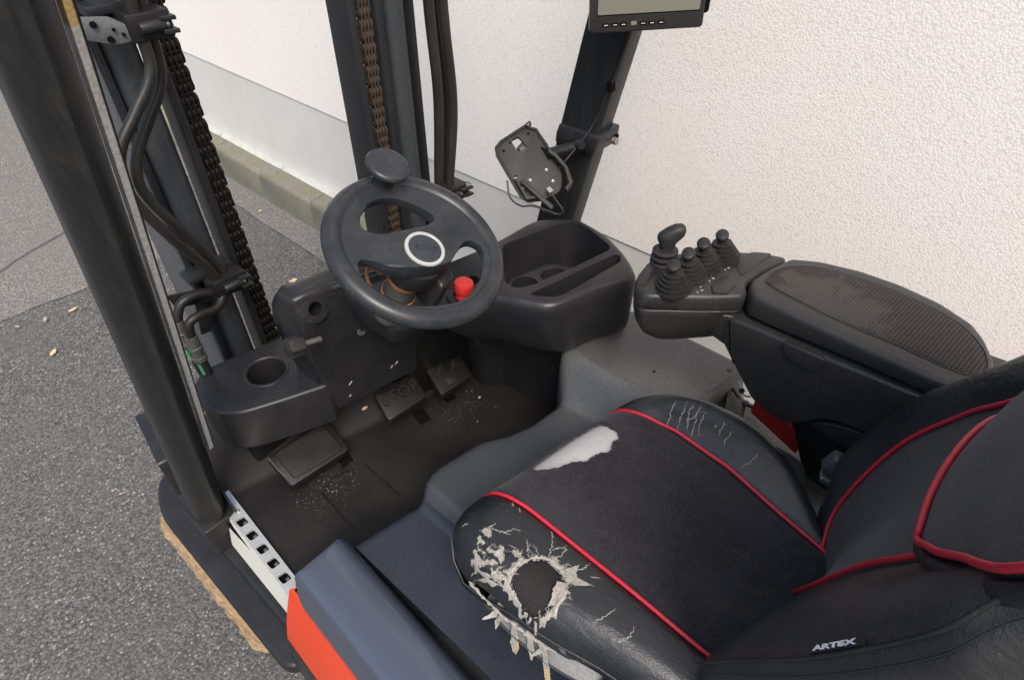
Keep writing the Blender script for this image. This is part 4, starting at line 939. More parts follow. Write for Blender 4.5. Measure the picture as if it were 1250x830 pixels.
# side skirt and pan
OUT = [(fxl(y), y) for y in [YB + .03 * k for k in range(12)]]
OUT = [p for p in OUT if p[1] < .28] + [(.2795, .30), (.284, .342), (.2945, .372), (.3115, .394), (.345, .406), (.40, .408), (.475, .391), (.60, .370), (.68, .355), (.72, .337), (.755, .306), (.79, .243), (.803, .165), (.795, .11), (.777, .067), (.735, .015), (.69, -.041), (.655, -.10)]
def inset(poly, d, z):
    cxx, cyy = .54, .14; r = []
    for x, y in poly:
        dx, dy = cxx - x, cyy - y; l = math.hypot(dx, dy); r.append((x + dx / l * d, y + dy / l * d, z))
    return r
ez = lambda p: cz(p[0], p[1])
m = MB(); m.rings([[(x, y, cz(x, y) - .002) for x, y in OUT], [(a, b, cz(x, y) - .016) for (a, b, _), (x, y) in zip(inset(OUT, -.003, 0), OUT)],
                   [(a, b, cz(x, y) - .034) for (a, b, _), (x, y) in zip(inset(OUT, .004, 0), OUT)], inset(OUT, .03, .875)], False, True)
sbuild(m, 'cushion_skirt', 'leather', angle=60)
m = MB(); m.tube([(x - .0015, y, cz(x, y) - .003) for x, y in OUT], .0017, 6); sbuild(m, 'cushion_seam', 'leather_dusty', angle=70)
pan = [(.285, .30), (.278, .26), (.278, .20), (.284, .15), (.298, .10), (.312, .06)]
m = MB(); m.rings([[(x, y, .918 - .02), (x - .006, y, .905), (x + .004, y, .892), (x + .03, y, .885), (x + .03, y, .91)] for x, y in [(p.x, p.y) for p in cr([(*q, 0) for q in pan], 24)]])
o = sbuild(m, 'seat_pan', 'pan', angle=50)
m = MB().obox((.335, .03, .905), (.055, .012, 0), (-.02, .075, 0), (0, 0, .014)); sr = sbuild(m, 'adjust_rail', 'plastic_dark', bevel=.006)
m = MB().obox((.325, .045, .9205), (.012, .003, 0), (-.004, .02, 0), (0, 0, .001)); sbuild(m, 'rail_window', 'grey_metal')
m = MB().box((.36, -.12, .79), (.74, .31, .90)); sbuild(m, 'suspension_box', 'plastic_dark', bevel=.02)
# torn liner round the left tear: ragged flaps lying on the leather
def ragged_flap(poly, nm, mt, h=.0014, amp=.0016, n=4, curl=.0):
    P = jag(poly, amp, n); c = V((sum(p[0] for p in P) / len(P), sum(p[1] for p in P) / len(P)))
    top = [(x, y, cz(min(max(x, .2815), .8), y) + h + rnd.uniform(-.0003, .0010 + curl)) for x, y in P]
    m = MB(); k = len(P); cc = (c.x, c.y, cz(max(c.x, .2815), c.y) + h + .0006)
    m.add(top + [cc], [(i, (i + 1) % k, k) for i in range(k)])
    m.add([(a, b, z - .0009) for a, b, z in top] + [(cc[0], cc[1], cc[2] - .0009)], [((i + 1) % k, i, k) for i in range(k)])
    for i in range(k): j = (i + 1) % k; m.f.append((j, i, i + k + 1, j + k + 1))
    return sbuild(m, nm, mt, angle=30)
def ring_flap():
    inner, outer = [], []; P = smooth_closed([(a, b, 0) for a, b in TEAR], 110); c = V((.322, .228))
    for i, (x, y, _) in enumerate(P):
        d = (V((x, y)) - c).normalized(); a = i / 110 * 6.283
        w = .002 + .0025 * (1 + math.sin(a * 3 + 1)) + .004 * max(0, math.sin(a * 9 + 2)) ** 4 + .003 * max(0, math.sin(a * 17)) ** 3 + rnd.uniform(0, .0022)
        if .15 < i / 110 < .40: w *= 1.0
        ip = V((x, y)) - d * rnd.uniform(.0005, .0022); op = V((x, y)) + d * w
        inner.append((ip.x, ip.y, cz(max(ip.x, .282), ip.y) - .0012)); outer.append((op.x, op.y, cz(max(op.x, .282), op.y) + .0005))
    mid = [tuple((V(a) + V(b)) / 2 + V((0, 0, .0018 + rnd.uniform(0, .0030)))) for a, b in zip(inner, outer)]
    m = MB(); n = 110
    vs = inner + mid + outer
    fs = []
    for i in range(n):
        j = (i + 1) % n; fs += [(i, j, n + j, n + i), (n + i, n + j, 2 * n + j, 2 * n + i)]
    m.add(vs, fs); b = len(m.v); m.add([(a, c2, z - .0016) for a, c2, z in vs], [tuple(reversed(f)) for f in fs])
    for i in range(n):
        j = (i + 1) % n; m.f += [(j, i, b + i, b + j), (2 * n + i, 2 * n + j, b + 2 * n + j, b + 2 * n + i)]
    return sbuild(m, 'torn_liner', 'liner', angle=30)
ring_flap()
for _ in range(34):
    x, y, r = rnd.uniform(.291, .334), rnd.uniform(.266, .336), rnd.uniform(.003, .0085); k = rnd.randint(5, 8); a0 = rnd.random() * 6
    ragged_flap([(x + r * rnd.uniform(.4, 1.1) * math.cos(a0 + 6.283 * i / k), y + r * rnd.uniform(.5, 1.3) * math.sin(a0 + 6.283 * i / k)) for i in range(k)], 'torn_liner', 'liner', rnd.uniform(.0004, .0022), .0010, 3, .0015)
ragged_flap([(.346, .203), (.352, .188), (.368, .170), (.358, .186), (.366, .200), (.380, .205), (.366, .212), (.356, .222)], 'torn_liner', 'liner')
ragged_flap([(.306, .199), (.322, .206), (.338, .211), (.343, .200), (.336, .190), (.320, .187)], 'torn_liner', 'liner', .002, .0012, 5, .0)
ragged_flap([(.292, .262), (.286, .280), (.283, .305), (.284, .33), (.289, .318), (.291, .29)], 'torn_liner', 'liner')
# scraps of leather still stuck on the worn patch
for (x, y, r, e) in [(rnd.uniform(.294, .330), rnd.uniform(.272, .332), rnd.uniform(.003, .0065), rnd.uniform(.6, 1.3)) for _ in range(9)]:
    k = rnd.randint(5, 7); a0 = rnd.random() * 6
    ragged_flap([(x + r * e * rnd.uniform(.5, 1.1) * math.cos(a0 + 6.283 * i / k), y + r * rnd.uniform(.5, 1.1) * math.sin(a0 + 6.283 * i / k)) for i in range(k)], 'leather_scrap', 'leather_dusty', .0030, .0012, 3, .0015)
# shreds hanging from the torn edge down over the hood
def shred(pts, w, mt='liner'):
    q = cr(pts, 12); m = MB(); ww = [w * (.6 + .6 * rnd.random()) * (1 if k < 9 else (13 - k) / 4) for k in range(13)]
    a = [p + V((0, ww[k], rnd.uniform(0, .001))) for k, p in enumerate(q)]; b = [p - V((0, ww[k], 0)) for k, p in enumerate(q)]
    d = V((-.001, 0, -.0008)); vs = a + b + [p + d for p in a] + [p + d for p in b]; fs = []
    for k in range(12): fs += [(k, k + 1, 14 + k, 13 + k), (26 + k, 39 + k, 40 + k, 27 + k), (k, 26 + k, 27 + k, k + 1), (13 + k, 14 + k, 40 + k, 39 + k)]
    m.add(vs, fs); return sbuild(m, 'hanging_shred', mt, angle=30)
shred([(.294, .262, .951), (.283, .268, .93), (.276, .272, .912), (.262, .282, .905)], .0045)
shred([(.290, .252, .945), (.281, .258, .922), (.275, .264, .905), (.268, .262, .893)], .004)
shred([(.289, .238, .948), (.279, .236, .925), (.275, .232, .905), (.270, .230, .888), (.266, .226, .876)], .006)
shred([(.276, .230, .905), (.271, .226, .886), (.268, .224, .868)], .005, 'liner_tan')
shred([(.290, .215, .945), (.280, .208, .925), (.276, .202, .905), (.270, .196, .892)], .007)
shred([(.292, .200, .95), (.283, .190, .93), (.279, .180, .912), (.274, .172, .895), (.270, .165, .876)], .006)
shred([(.274, .172, .895), (.270, .166, .878), (.267, .160, .860)], .005, 'liner_tan')
shred([(.296, .192, .952), (.287, .182, .935), (.280, .188, .918), (.272, .195, .905)], .005)
# pale edge of the split seam
m = MB(); q = cr([(.279, .325, .935), (.2765, .29, .934), (.276, .255, .932), (.279, .22, .928), (.284, .19, .926), (.292, .165, .926)], 40)
m.tube([p + V((rnd.uniform(-.001, .001), 0, rnd.uniform(-.001, .001))) for p in q], [.0006] + [.0016 + rnd.uniform(-.0006, .0012) for _ in range(39)] + [.0006], 6); sbuild(m, 'split_seam', 'liner', angle=30)
# cracks in the leather
def crack(pts, w=.0008):
    q = cr([(*p, 0) for p in pts], 9 * (len(pts) - 1)); k = len(q); m = MB()
    q = [p + V((rnd.uniform(-.0018, .0018), rnd.uniform(-.0018, .0018), 0)) * (0 < i < k - 1) for i, p in enumerate(q)]
    m.tube([(p.x, p.y, cz(p.x, p.y) + .0002) for p in q], [w * (.35 + .9 * rnd.random()) * min(1, .3 + 3 * min(i, k - 1 - i) / k) for i in range(k)], 5); return sbuild(m, 'leather_crack', 'liner')
for c in ([(.740, .256), (.715, .252), (.685, .241)], [(.749, .240), (.716, .233), (.690, .223)], [(.752, .228), (.728, .226), (.706, .214)], [(.757, .217), (.735, .213), (.712, .205), (.688, .198)], [(.748, .204), (.722, .200), (.701, .191)], [(.735, .213), (.718, .219), (.70, .21)],
          [(.749, .169), (.719, .165)], [(.741, .151), (.707, .149)], [(.726, .098), (.705, .100), (.690, .108)], [(.735, .178), (.728, .176)],
          [(.352, .243), (.372, .248), (.392, .262), (.400, .268)], [(.356, .236), (.378, .232), (.396, .238)], [(.372, .246), (.384, .240), (.39, .23)], [(.356, .212), (.378, .198), (.398, .196)], [(.345, .258), (.352, .275), (.362, .284)], [(.330, .265), (.338, .282), (.336, .298)],
          [(.323, .345), (.336, .338), (.345, .318), (.352, .305)], [(.336, .338), (.35, .335)], [(.318, .375), (.325, .368)], [(.400, .345), (.392, .338)], [(.34, .32), (.358, .31), (.366, .30)],
          [(.362, .130), (.342, .134), (.326, .142)], [(.360, .098), (.344, .096), (.328, .104)], [(.376, .182), (.384, .172)], [(.398, .330), (.390, .322)]):
    crack(c)
for k in range(30):
    a = 6.283 * k / 30 + rnd.uniform(-.1, .1); r0 = rnd.uniform(.030, .036); r1 = r0 + rnd.uniform(.008, .026); c0 = (.322, .230)
    P = [(c0[0] + r * math.cos(a + da) * .95, c0[1] + r * math.sin(a + da)) for r, da in ((r0, 0), ((r0 + r1) / 2, rnd.uniform(-.12, .12)), (r1, rnd.uniform(-.2, .2)))]
    if all(.289 < p[0] < .395 for p in P): crack(P, .0006)
# small pull in the insert fabric
# ---- backrest, lofted between its seam lines
VN = 48
cB = cr([(.640, -.052, .955), (.690, -.038, 1.020), (.716, -.058, 1.150), (.702, -.094, 1.258), (.672, -.123, 1.336), (.66, -.165, 1.46), (.65, -.24, 1.70)], VN)
cC = cr([(.560, -.045, .965), (.505, -.055, 1.090), (.450, -.072, 1.235), (.402, -.095, 1.355), (.39, -.13, 1.46), (.40, -.18, 1.57), (.42, -.25, 1.72)], VN)
cD = cr([(.372, .012, 1.000), (.330, -.018, 1.150), (.300, -.058, 1.290), (.286, -.094, 1.420), (.296, -.110, 1.482), (.31, -.16, 1.60), (.33, -.24, 1.74)], VN)
cA = cr([(.730, -.020, .960), (.796, -.022, 1.055), (.806, -.066, 1.190), (.770, -.105, 1.290), (.745, -.135, 1.37), (.735, -.19, 1.50), (.72, -.26, 1.72)], VN)
def loft4(rows):           # rows: list of curves -> smooth sheet
    def f(u, v):
        i = min(int(round(v * VN)), VN); pts = [r[i] for r in rows]; s = u * (len(pts) - 1); k = min(int(s), len(pts) - 2); t = s - k
        a = pts[k - 1] if k else pts[0] * 2 - pts[1]; b, c = pts[k], pts[k + 1]; d = pts[k + 2] if k + 2 < len(pts) else pts[-1] * 2 - pts[-2]
        return 0.5 * ((2 * b) + (c - a) * t + (2 * a - 5 * b + 4 * c - d) * t * t + (3 * b - a - 3 * c + d) * t ** 3)
    return f
def mixcurve(a, b, t, off): return [p * (1 - t) + q * t + V(off) for p, q in zip(a, b)]
insrows = [cB, mixcurve(cB, cC, .25, (0, -.012, 0)), mixcurve(cB, cC, .5, (0, -.018, 0)), mixcurve(cB, cC, .75, (0, -.010, 0)), cC]
sbuild(MB().sheet(loft4(insrows), 40, VN, .008, (0, -1, 0)), 'backrest_insert', 'fabric_back', angle=70)
def bulge(a, b, t, d):     # taper the bulge towards the lower tip
    return [p * (1 - t) + q * t + V(d) * (.35 + .65 * sm(0, .2, i / VN)) for i, (p, q) in enumerate(zip(a, b))]
back = lambda c, d: [p + V(d) for p in c]
sbuild(MB().sheet(loft4([back(cA, (.012, -.10, 0)), back(cA, (.016, -.04, 0)), cA, bulge(cA, cB, .35, (0, .022, .004)), bulge(cA, cB, .72, (0, .016, .002)), cB]), 50, VN, .006, (0, -1, 0)), 'backrest_bolster', 'leather', angle=70)
sbuild(MB().sheet(loft4([cC, bulge(cC, cD, .22, (.0, .003, .0)), bulge(cC, cD, .50, (0, .010, .003)), bulge(cC, cD, .80, (-.004, .010, .004)), cD]), 50, VN, .006, (0, -1, 0)), 'backrest_bolster', 'leather_dusty', angle=70)
sbuild(MB().sheet(loft4([cD, back(cD, (-.014, -.014, -.020)), back(cD, (-.018, -.05, -.045)), back(cD, (.0, -.12, -.07))]), 30, VN, .006, (.5, -.8, 0)), 'backrest_side', 'leather_dusty', angle=70)
sbuild(MB().sheet(lambda u, v: V((.30 + .46 * u, -.06 - .28 * (v * .8) - .185 * (.46 * u - .24) - .07, .93 + .8 * v)), 10, 10, .05, (0, -1, 0)), 'backrest_shell', 'plastic_dark', bevel=.01)
pipe(back(cB, (0, .003, .001)), .0029); pipe(back(cC, (0, .004, .001)), .0029)
m = MB(); m.tube([p + V((-.002, .003, 0)) for p in cD], .0019, 6); sbuild(m, 'backrest_seam', 'leather', angle=70)
m = MB(); m.tube([p + V((-.0095, -.004, -.009)) for p in cD], .0007, 6); sbuild(m, 'backrest_stitching', 'leather', angle=70)
# upper pad, proud of the insert
pL_ = cr([(.412, -.082, 1.352), (.366, -.086, 1.400), (.330, -.095, 1.450), (.296, -.101, 1.496), (.27, -.14, 1.62), (.30, -.20, 1.74)], VN)
pR_ = cr([(.640, -.118, 1.340), (.672, -.122, 1.362), (.690, -.135, 1.40), (.70, -.165, 1.48), (.70, -.20, 1.60), (.69, -.25, 1.74)], VN)
padrows = [pR_, mixcurve(pR_, pL_, .25, (0, .012, .012)), mixcurve(pR_, pL_, .5, (0, .016, .014)), mixcurve(pR_, pL_, .75, (0, .012, .006)), pL_]
def padf(u, v):
    p = loft4(padrows)(u, v); return p
sbuild(MB().sheet(padf, 40, VN, .035, (-.10, -.95, -.25)), 'head_pad', 'fabric_back', angle=70)
bot = [padf(k / 20, 0) for k in range(21)]
pipe([p + V((0, .002, -.002)) for p in reversed(pR_[:20:3])][:-1] + [p + V((0, .003, -.002)) for p in bot[1:-1:3]] + [V((.416, -.080, 1.346)), V((.398, -.080, 1.362))] + [p + V((-.001, .003, -.001)) for p in pL_[5::6]], .0030, n=120)
m = MB(); m.tube([p + V((0, -.006, -.010)) for p in bot[1:]] + [p + V((-.004, -.008, -.010)) for p in pL_[2:]], .008, 8); sbuild(m, 'pad_underside', 'leather', angle=70)
# woven tag
def near_d(z, t, off):
    k = min(range(VN + 1), key=lambda i: abs(cD[i].z - z)); return cD[k]
i0 = min(range(VN + 1), key=lambda i: abs(cD[i].z - 1.285)); i1 = min(range(VN + 1), key=lambda i: abs(cD[i].z - 1.355))
dA, dB = cD[i0], cD[i1]
lf = loft4([cC, bulge(cC, cD, .22, (.0, .003, .0)), bulge(cC, cD, .50, (0, .010, .003)), bulge(cC, cD, .80, (-.004, .010, .004)), cD])
ta, tb = lf(.985, i0 / VN), lf(.985, i1 / VN); tc, td = lf(.905, i1 / VN), lf(.905, i0 / VN)
nrm = (tb - ta).cross(td - ta).normalized(); nrm = nrm if nrm.y > 0 or nrm.z > 0 else -nrm
if nrm.dot(V((0, 0, 1.8)) - ta) < 0: nrm = -nrm
m = MB(); m.extr([p + nrm * .0030 for p in (ta, tb, tc, td)], nrm * .0012); lab = sbuild(m, 'woven_tag', 'label_black'); lab['label'] = 'black woven tag lettered ARTEX'
tcn = (ta + tb + tc + td) / 4 + nrm * .0046
TAGX, TAGY = (tb - ta), (td - ta)
o = text_mesh('ARTEX', 'tag_lettering', 'white_print', None, TAGY.length * .66, tcn, TAGX, TAGY, .0003, .00022, 0, 1.0)
wmax = max((v.co - tcn).dot(TAGX.normalized()) for v in o.data.vertices); sxx = TAGX.length * .40 / wmax
for v in o.data.vertices: d = (v.co - tcn).dot(TAGX.normalized()); v.co = v.co + TAGX.normalized() * d * (sxx - 1)
o.parent = seat; o.matrix_parent_inverse = Matrix.Translation(seat.location).inverted()
# belt buckle beside the cushion
m = MB(); m.obox((.800, -.020, .985), (.012, .004, 0), (-.006, .028, .010), (0, -.006, .020)); bk = sbuild(m, 'belt_buckle', 'plastic_grey', bevel=.006, seg=4)
m = MB(); m.obox((.792, -.012, .955), (.010, .003, 0), (-.004, .018, .004), (0, 0, .006)); sbuild(m, 'belt_tongue', 'bolt', bevel=.002)

# ---- armrest console with levers
arm = bpy.data.objects.new('armrest_console', None); arm.location = (.92, .1, .9); arm.empty_display_size = .1; link(arm, T)
arm['label'] = 'long dusty armrest console with a woven pad and five control levers'
def abuild(mb, nm, mt, **kw):
    o = build(mb, nm, mt, None, **kw); o.parent = arm; o.matrix_parent_inverse = Matrix.Translation(arm.location).inverted(); return o
AO = [(.857, .219), (.853, .162), (.852, .109), (.850, .047), (.848, -.011), (.845, -.060), (.848, -.091), (.877, -.111), (.916, -.118), (.947, -.115), (.989, -.095), (1.019, -.072), (1.045, -.018), (1.055, .047), (1.051, .113), (1.032, .177), (1.006, .218), (.948, .234), (.900, .242), (.880, .236)]
def inpoly(P, d, z, c=None):
    c = c or (sum(p[0] for p in P) / len(P), sum(p[1] for p in P) / len(P)); r = []
    for p in P:
        dx, dy = c[0] - p[0], c[1] - p[1]; l = math.hypot(dx, dy); r.append((p[0] + dx / l * d, p[1] + dy / l * d, z))
    return r
AS = roundpoly(AO, .008, 3)
slope = lambda R: [(x, y, z + (.219 - y) * .050) for x, y, z in R]
m = MB(); m.rings([slope(inpoly(AS, .010, 1.143)), slope(inpoly(AS, .002, 1.144)), slope(inpoly(AS, 0, 1.147)), inpoly(AS, 0, 1.1745), inpoly(AS, .0010, 1.1790), inpoly(AS, .0035, 1.1825), inpoly(AS, .008, 1.1845), inpoly(AS, .016, 1.1852), inpoly(AS, .05, 1.1855)])
abuild(m, 'armrest_pad', 'arm_soft', angle=50)
ME = [(.902, .212), (.922, .221), (.948, .220), (.983, .203), (1.008, .166), (1.022, .103), (1.022, .027), (1.003, -.048), (.966, -.089), (.931, -.105), (.904, -.106), (.887, -.092), (.881, -.057), (.886, .015), (.886, .089), (.891, .156)]
MS = smooth_closed([(x, y, 0) for x, y in ME], 90)
m = MB(); m.rings([inpoly(MS, -.0035, 1.1840), inpoly(MS, -.0030, 1.1868), inpoly(MS, -.001, 1.1874), inpoly(MS, .0005, 1.1855), inpoly(MS, .003, 1.1855)], False, False); abuild(m, 'pad_rim', 'arm_soft', angle=40)
m = MB(); m.rings([inpoly(MS, .0012, 1.181), inpoly(MS, .0012, 1.1866), inpoly(MS, .006, 1.1882), inpoly(MS, .014, 1.1890), inpoly(MS, .022, 1.1893)]); abuild(m, 'woven_pad', 'arm_mesh', angle=60)
PO = [(.748, .364), (.755, .348), (.782, .316), (.812, .279), (.843, .247), (.858, .232), (.874, .233), (.884, .2395), (.898, .2465), (.948, .2385), (1.006, .222), (1.018, .226), (1.003, .265), (.971, .309), (.920, .363), (.893, .389), (.866, .404), (.840, .410), (.793, .402), (.762, .386)]
PS = roundpoly(PO, .008, 3)
m = MB(); m.rings([inpoly(PS, .005, 1.146), inpoly(PS, 0, 1.149), inpoly(PS, 0, 1.163), inpoly(PS, .0015, 1.170), inpoly(PS, .005, 1.175), inpoly(PS, .011, 1.177), inpoly(PS, .04, 1.178)])
pod = abuild(m, 'lever_panel', 'arm', angle=50)
m = MB(); m.rings([inpoly(PS, .075, 1.062, (.91, .25)), inpoly(PS, .040, 1.070, (.91, .25)), inpoly(PS, .018, 1.086, (.91, .25)), inpoly(PS, .008, 1.106, (.90, .26)), inpoly(PS, .002, 1.132, (.88, .27)), inpoly(PS, .001, 1.143), inpoly(PS, .005, 1.1455)]); abuild(m, 'panel_underside', 'arm', angle=60)
BP = [(.246, 1.134), (.246, 1.085), (.205, 1.037), (.158, .985), (.120, .974), (.083, .975), (.064, 1.0), (.045, 1.022), (.015, 1.034), (-.043, 1.040), (-.145, 1.05), (-.145, 1.153)]
BPr = [tuple(p) for p in roundpoly([(0, a, b) for a, b in BP], .014, 4)]
m = MB(); m.rings([[(.842, y, z) for _, y, z in BPr], [(1.01, y, z) for _, y, z in BPr]])
abuild(m, 'console_body', 'arm', bevel=.006, seg=3)
m = MB(); m.rings([[(.846, .236, 1.136), (.846, .236, 1.070), (1.0, .236, 1.070), (1.0, .236, 1.136)], [(.832, .268, 1.136), (.838, .268, 1.086), (.98, .268, 1.086), (.98, .268, 1.136)], [(.806, .305, 1.136), (.812, .305, 1.108), (.93, .305, 1.108), (.93, .305, 1.136)]])
abuild(m, 'console_neck', 'arm', bevel=.004)
m = MB(); m.extr(roundpoly([(.858, .150, .985), (.858, .083, .965), (.850, .030, .872), (.850, -.015, .862), (.852, -.15, .870), (.858, -.15, 1.045), (.858, .02, 1.03)], .012, 4), (.11, 0, 0)); abuild(m, 'console_bracket', 'plastic_dark', bevel=.005)
m = MB(); m.extr(roundpoly([(.847, .060, .99), (.845, .045, 1.012), (.846, .010, 1.026), (.847, -.06, 1.034), (.847, -.10, 1.01), (.847, .0, .985)], .012, 4), (.02, 0, 0)); abuild(m, 'bracket_shroud', 'plastic', bevel=.005)
m = MB(); m.extr(roundpoly([(.837, .150, 1.139), (.837, .134, 1.112), (.837, .084, 1.106), (.837, .076, 1.142)], .012, 4), (.02, 0, 0)); abuild(m, 'release_latch', 'arm', bevel=.004)
# seams of the console: thin proud beads
m = MB(); m.tube([(.8418, .240, 1.130), (.8418, .222, 1.066), (.8418, .210, 1.046)], .0012, 5); abuild(m, 'panel_joint', 'black_hole')
for k, (y, z) in enumerate([(.212, 1.030), (.180, .998), (.166, .976)]):
    m = MB(); m.lathe([(.005, 0), (.005, .004), (.0001, .005)], (.842, y, z), (-1, 0, 0), 12); abuild(m, 'body_clip', 'grey_metal' if k != 1 else 'plastic_dark')
# raised buttons / flaps on the lever panel
def flap(P, nm, mt='arm', z=1.1765, h=.004, r=.006):
    m = MB(); m.prism(roundpoly(P, r, 4), z, z + h); return abuild(m, nm, mt, bevel=.0016, seg=2)
flap([(.842, .256), (.826, .276), (.846, .288), (.884, .284), (.890, .268), (.876, .256)], 'rocker_button', 'arm')
flap([(.905, .262), (.930, .287), (.985, .280), (1.005, .250), (.97, .252)], 'blank_flap', 'arm', h=.003)
flap([(.765, .374), (.772, .382), (.822, .387), (.824, .380), (.780, .372)], 'side_button', 'plastic', h=.002, r=.003)
for k, (x, y) in enumerate([(.812, .296), (.822, .293), (.829, .299), (.854, .296), (.866, .295), (.872, .301), (.902, .291), (.912, .289), (.930, .285), (.945, .283)]):
    m = MB(); s = .0020; z = 1.1785
    if k % 3 == 0: m.prism([(x - s, y - s), (x + s, y - s * .6), (x + s * .2, y + s)], z, z + .0004)
    elif k % 3 == 1: m.prism([(x - s, y - s), (x + s, y - s), (x + s, y), (x, y), (x, y + s), (x - s, y + s)], z, z + .0004)
    else: m.prism([(x - s * 1.2, y - s * .4), (x + s * 1.2, y - s * .4), (x + s * 1.2, y + s * .4), (x - s * 1.2, y + s * .4)], z, z + .0004)
    abuild(m, 'lever_symbol', 'grey_print')
def boot_prof(r0, r1, h, n):
    pr = [(.0001, 0), (r0, 0), (r0, .002)]
    for k in range(n):
        z = h * (k + .25) / n; r = r0 + (r1 - r0) * (k + .5) / n; z1 = h * (k + 1.0) / n
        pr += [(r - .001, z), (r + .003, z + .002), (r + .0028, z + .0045), (r - .0045, z1 - .001)]
    return pr + [(r1 - .002, h), (.0001, h)]
LEV = [((.796, .332), (-.04, .16)), ((.846, .331), (-.10, .16)), ((.890, .325), (-.08, .20)), ((.934, .313), (-.04, .20))]
for k, ((x, y), (lx, ly)) in enumerate(LEV):
    ax = V((lx, ly, 1)).normalized(); o_ = V((x, y, 1.176))
    e = bpy.data.objects.new('control_lever', None); e.location = o_; e.empty_display_size = .02; link(e, T)
    e['label'] = ['control lever nearest the driver', 'second control lever from the driver', 'third control lever from the driver', 'control lever nearest the wall'][k]
    for mb, nm in ((MB().lathe(boot_prof(.0315, .0120, .034, 5), o_, ax, 32), 'rubber_boot'),):
        q = build(mb, nm, 'rubber', None, angle=40); q.parent = e; q.matrix_parent_inverse = Matrix.Translation(o_).inverted()
    pr = [(.0001, .030), (.0085, .032), (.0085, .036), (.0112, .041), (.0138, .045), (.0140, .048), (.0122, .0505), (.0001, .0512)]
    rings = []; u_ = V((.9, .43, 0)); u_ = (u_ - ax * u_.dot(ax)).normalized(); w_ = ax.cross(u_)
    for r, h in pr: rings.append([o_ + ax * (h + (.002 * math.cos(a) if r > .012 else 0)) + u_ * (r * math.cos(a)) + w_ * (r * .82 * math.sin(a)) for a in [6.2832 * i / 28 for i in range(28)]])
    q = build(MB().rings(rings), 'lever_knob', 'rubber', None, angle=60); q.parent = e; q.matrix_parent_inverse = Matrix.Translation(o_).inverted()
o_ = V((.852, .384, 1.174)); ax = V((-.02, .04, 1)).normalized()
e = bpy.data.objects.new('control_lever', None); e.location = o_; link(e, T); e['label'] = 'tall paddle lever at the front of the lever panel'
q = build(MB().lathe(boot_prof(.0225, .0190, .034, 3), o_, ax, 32), 'rubber_boot', 'rubber', None, angle=40); q.parent = e; q.matrix_parent_inverse = Matrix.Translation(o_).inverted()
rv, fv = V((.659, -.752, 0)), V((.752, .659, 0)); rings = []
for (h, cxo, wd, th) in ((.030, 0, .012, .011), (.040, .0, .0125, .011), (.048, -.001, .0165, .012), (.056, .001, .021, .0135), (.062, .004, .0225, .0135), (.070, .009, .0185, .0125), (.077, .014, .0115, .0105), (.080, .016, .006, .006)):
    rings.append([o_ + V((0, 0, h)) + rv * (cxo + wd * math.copysign(abs(math.cos(a)) ** .8, math.cos(a))) + fv * (th * math.sin(a)) for a in [6.2832 * i / 24 for i in range(24)]])
q = build(MB().rings(rings), 'paddle_grip', 'rubber', None, angle=60); q.parent = e; q.matrix_parent_inverse = Matrix.Translation(o_).inverted()

# ================================================================== THINGS CLAMPED TO THE POST
# rear-view monitor
b0, b1 = V((1.032, .706, 1.458)), V((1.180, .551, 1.468)); mx = (b1 - b0); mw = mx.length; mx.normalize(); my = V((.07, .06, 1)); my = (my - mx * my.dot(mx)).normalized(); mz = mx.cross(my)
if mz.dot(V((0, 0, 1.8)) - b0) < 0: mz = -mz
mon = empty('monitor', b0 + mx * mw / 2 - mz * .02, 'black camera monitor with an olive-grey screen and a row of buttons on the guard post', 'monitor')
def mb_(mb, nm, mt, root=mon, **kw):
    o = build(mb, nm, mt, None, **kw); o.parent = root; o.matrix_parent_inverse = Matrix.Translation(root.location).inverted(); return o
H_ = .145
PM = lambda a, b, c=0.0: b0 + mx * a + my * b + mz * c
fr = roundpoly([PM(0, 0), PM(mw, 0), PM(mw, H_), PM(0, H_)], .008, 4)
mb_(MB().extr(fr, -mz * .022), 'case', 'mon_case', bevel=.003)
sc = roundpoly([PM(.014, .031, .0008), PM(mw - .010, .031, .0008), PM(mw - .010, H_ - .012, .0008), PM(.014, H_ - .012, .0008)], .002, 2)
mb_(MB().extr(sc, -mz * .002), 'screen', 'screen')
mb_(MB().extr([PM(.013, .029, .0003), PM(mw - .009, .029, .0003), PM(mw - .009, .031, .0012), PM(.013, .031, .0012)], -mz * .002), 'screen_lip', 'black_hole')
for k, a in enumerate([.030, .047, .063, .082, .100, .117, .134]):
    if k == 3: mb_(MB().extr(roundpoly([PM(a - .005, .011, .001), PM(a + .006, .011, .001), PM(a + .006, .018, .001), PM(a - .005, .018, .001)], .002, 3), -mz * .003), 'sensor_window', 'screen')
    else:
        bt = mb_(MB().extr(roundpoly([PM(a - .0065, .0105, .0016), PM(a + .0065, .0105, .0016), PM(a + .0065, .0165, .0016), PM(a - .0065, .0165, .0016)], .0015, 3), -mz * .003), 'button', 'black_hole', bevel=.0005, seg=1)
        mk = build(MB().extr([PM(a - .004, .0125, .0021), PM(a + .004, .0125, .0021), PM(a + .003, .0142, .0021), PM(a - .003, .0142, .0021)], -mz * .0003), 'button_mark', 'white_plastic', bt)
mb_(MB().extr(roundpoly([PM(mw + .0, .022, -.004), PM(mw + .009, .026, -.004), PM(mw + .010, .05, -.004), PM(mw + .010, H_, -.004), PM(mw, H_, -.004)], .004, 3), -mz * .014), 'side_knob', 'black_hole', bevel=.002)
pc = ralong(1.50, 0, -.03)
mb_(MB().tube([b0 + mx * mw * .55 + my * .08 - mz * .02, pc], .012, 10), 'mount_arm', 'steel_black')
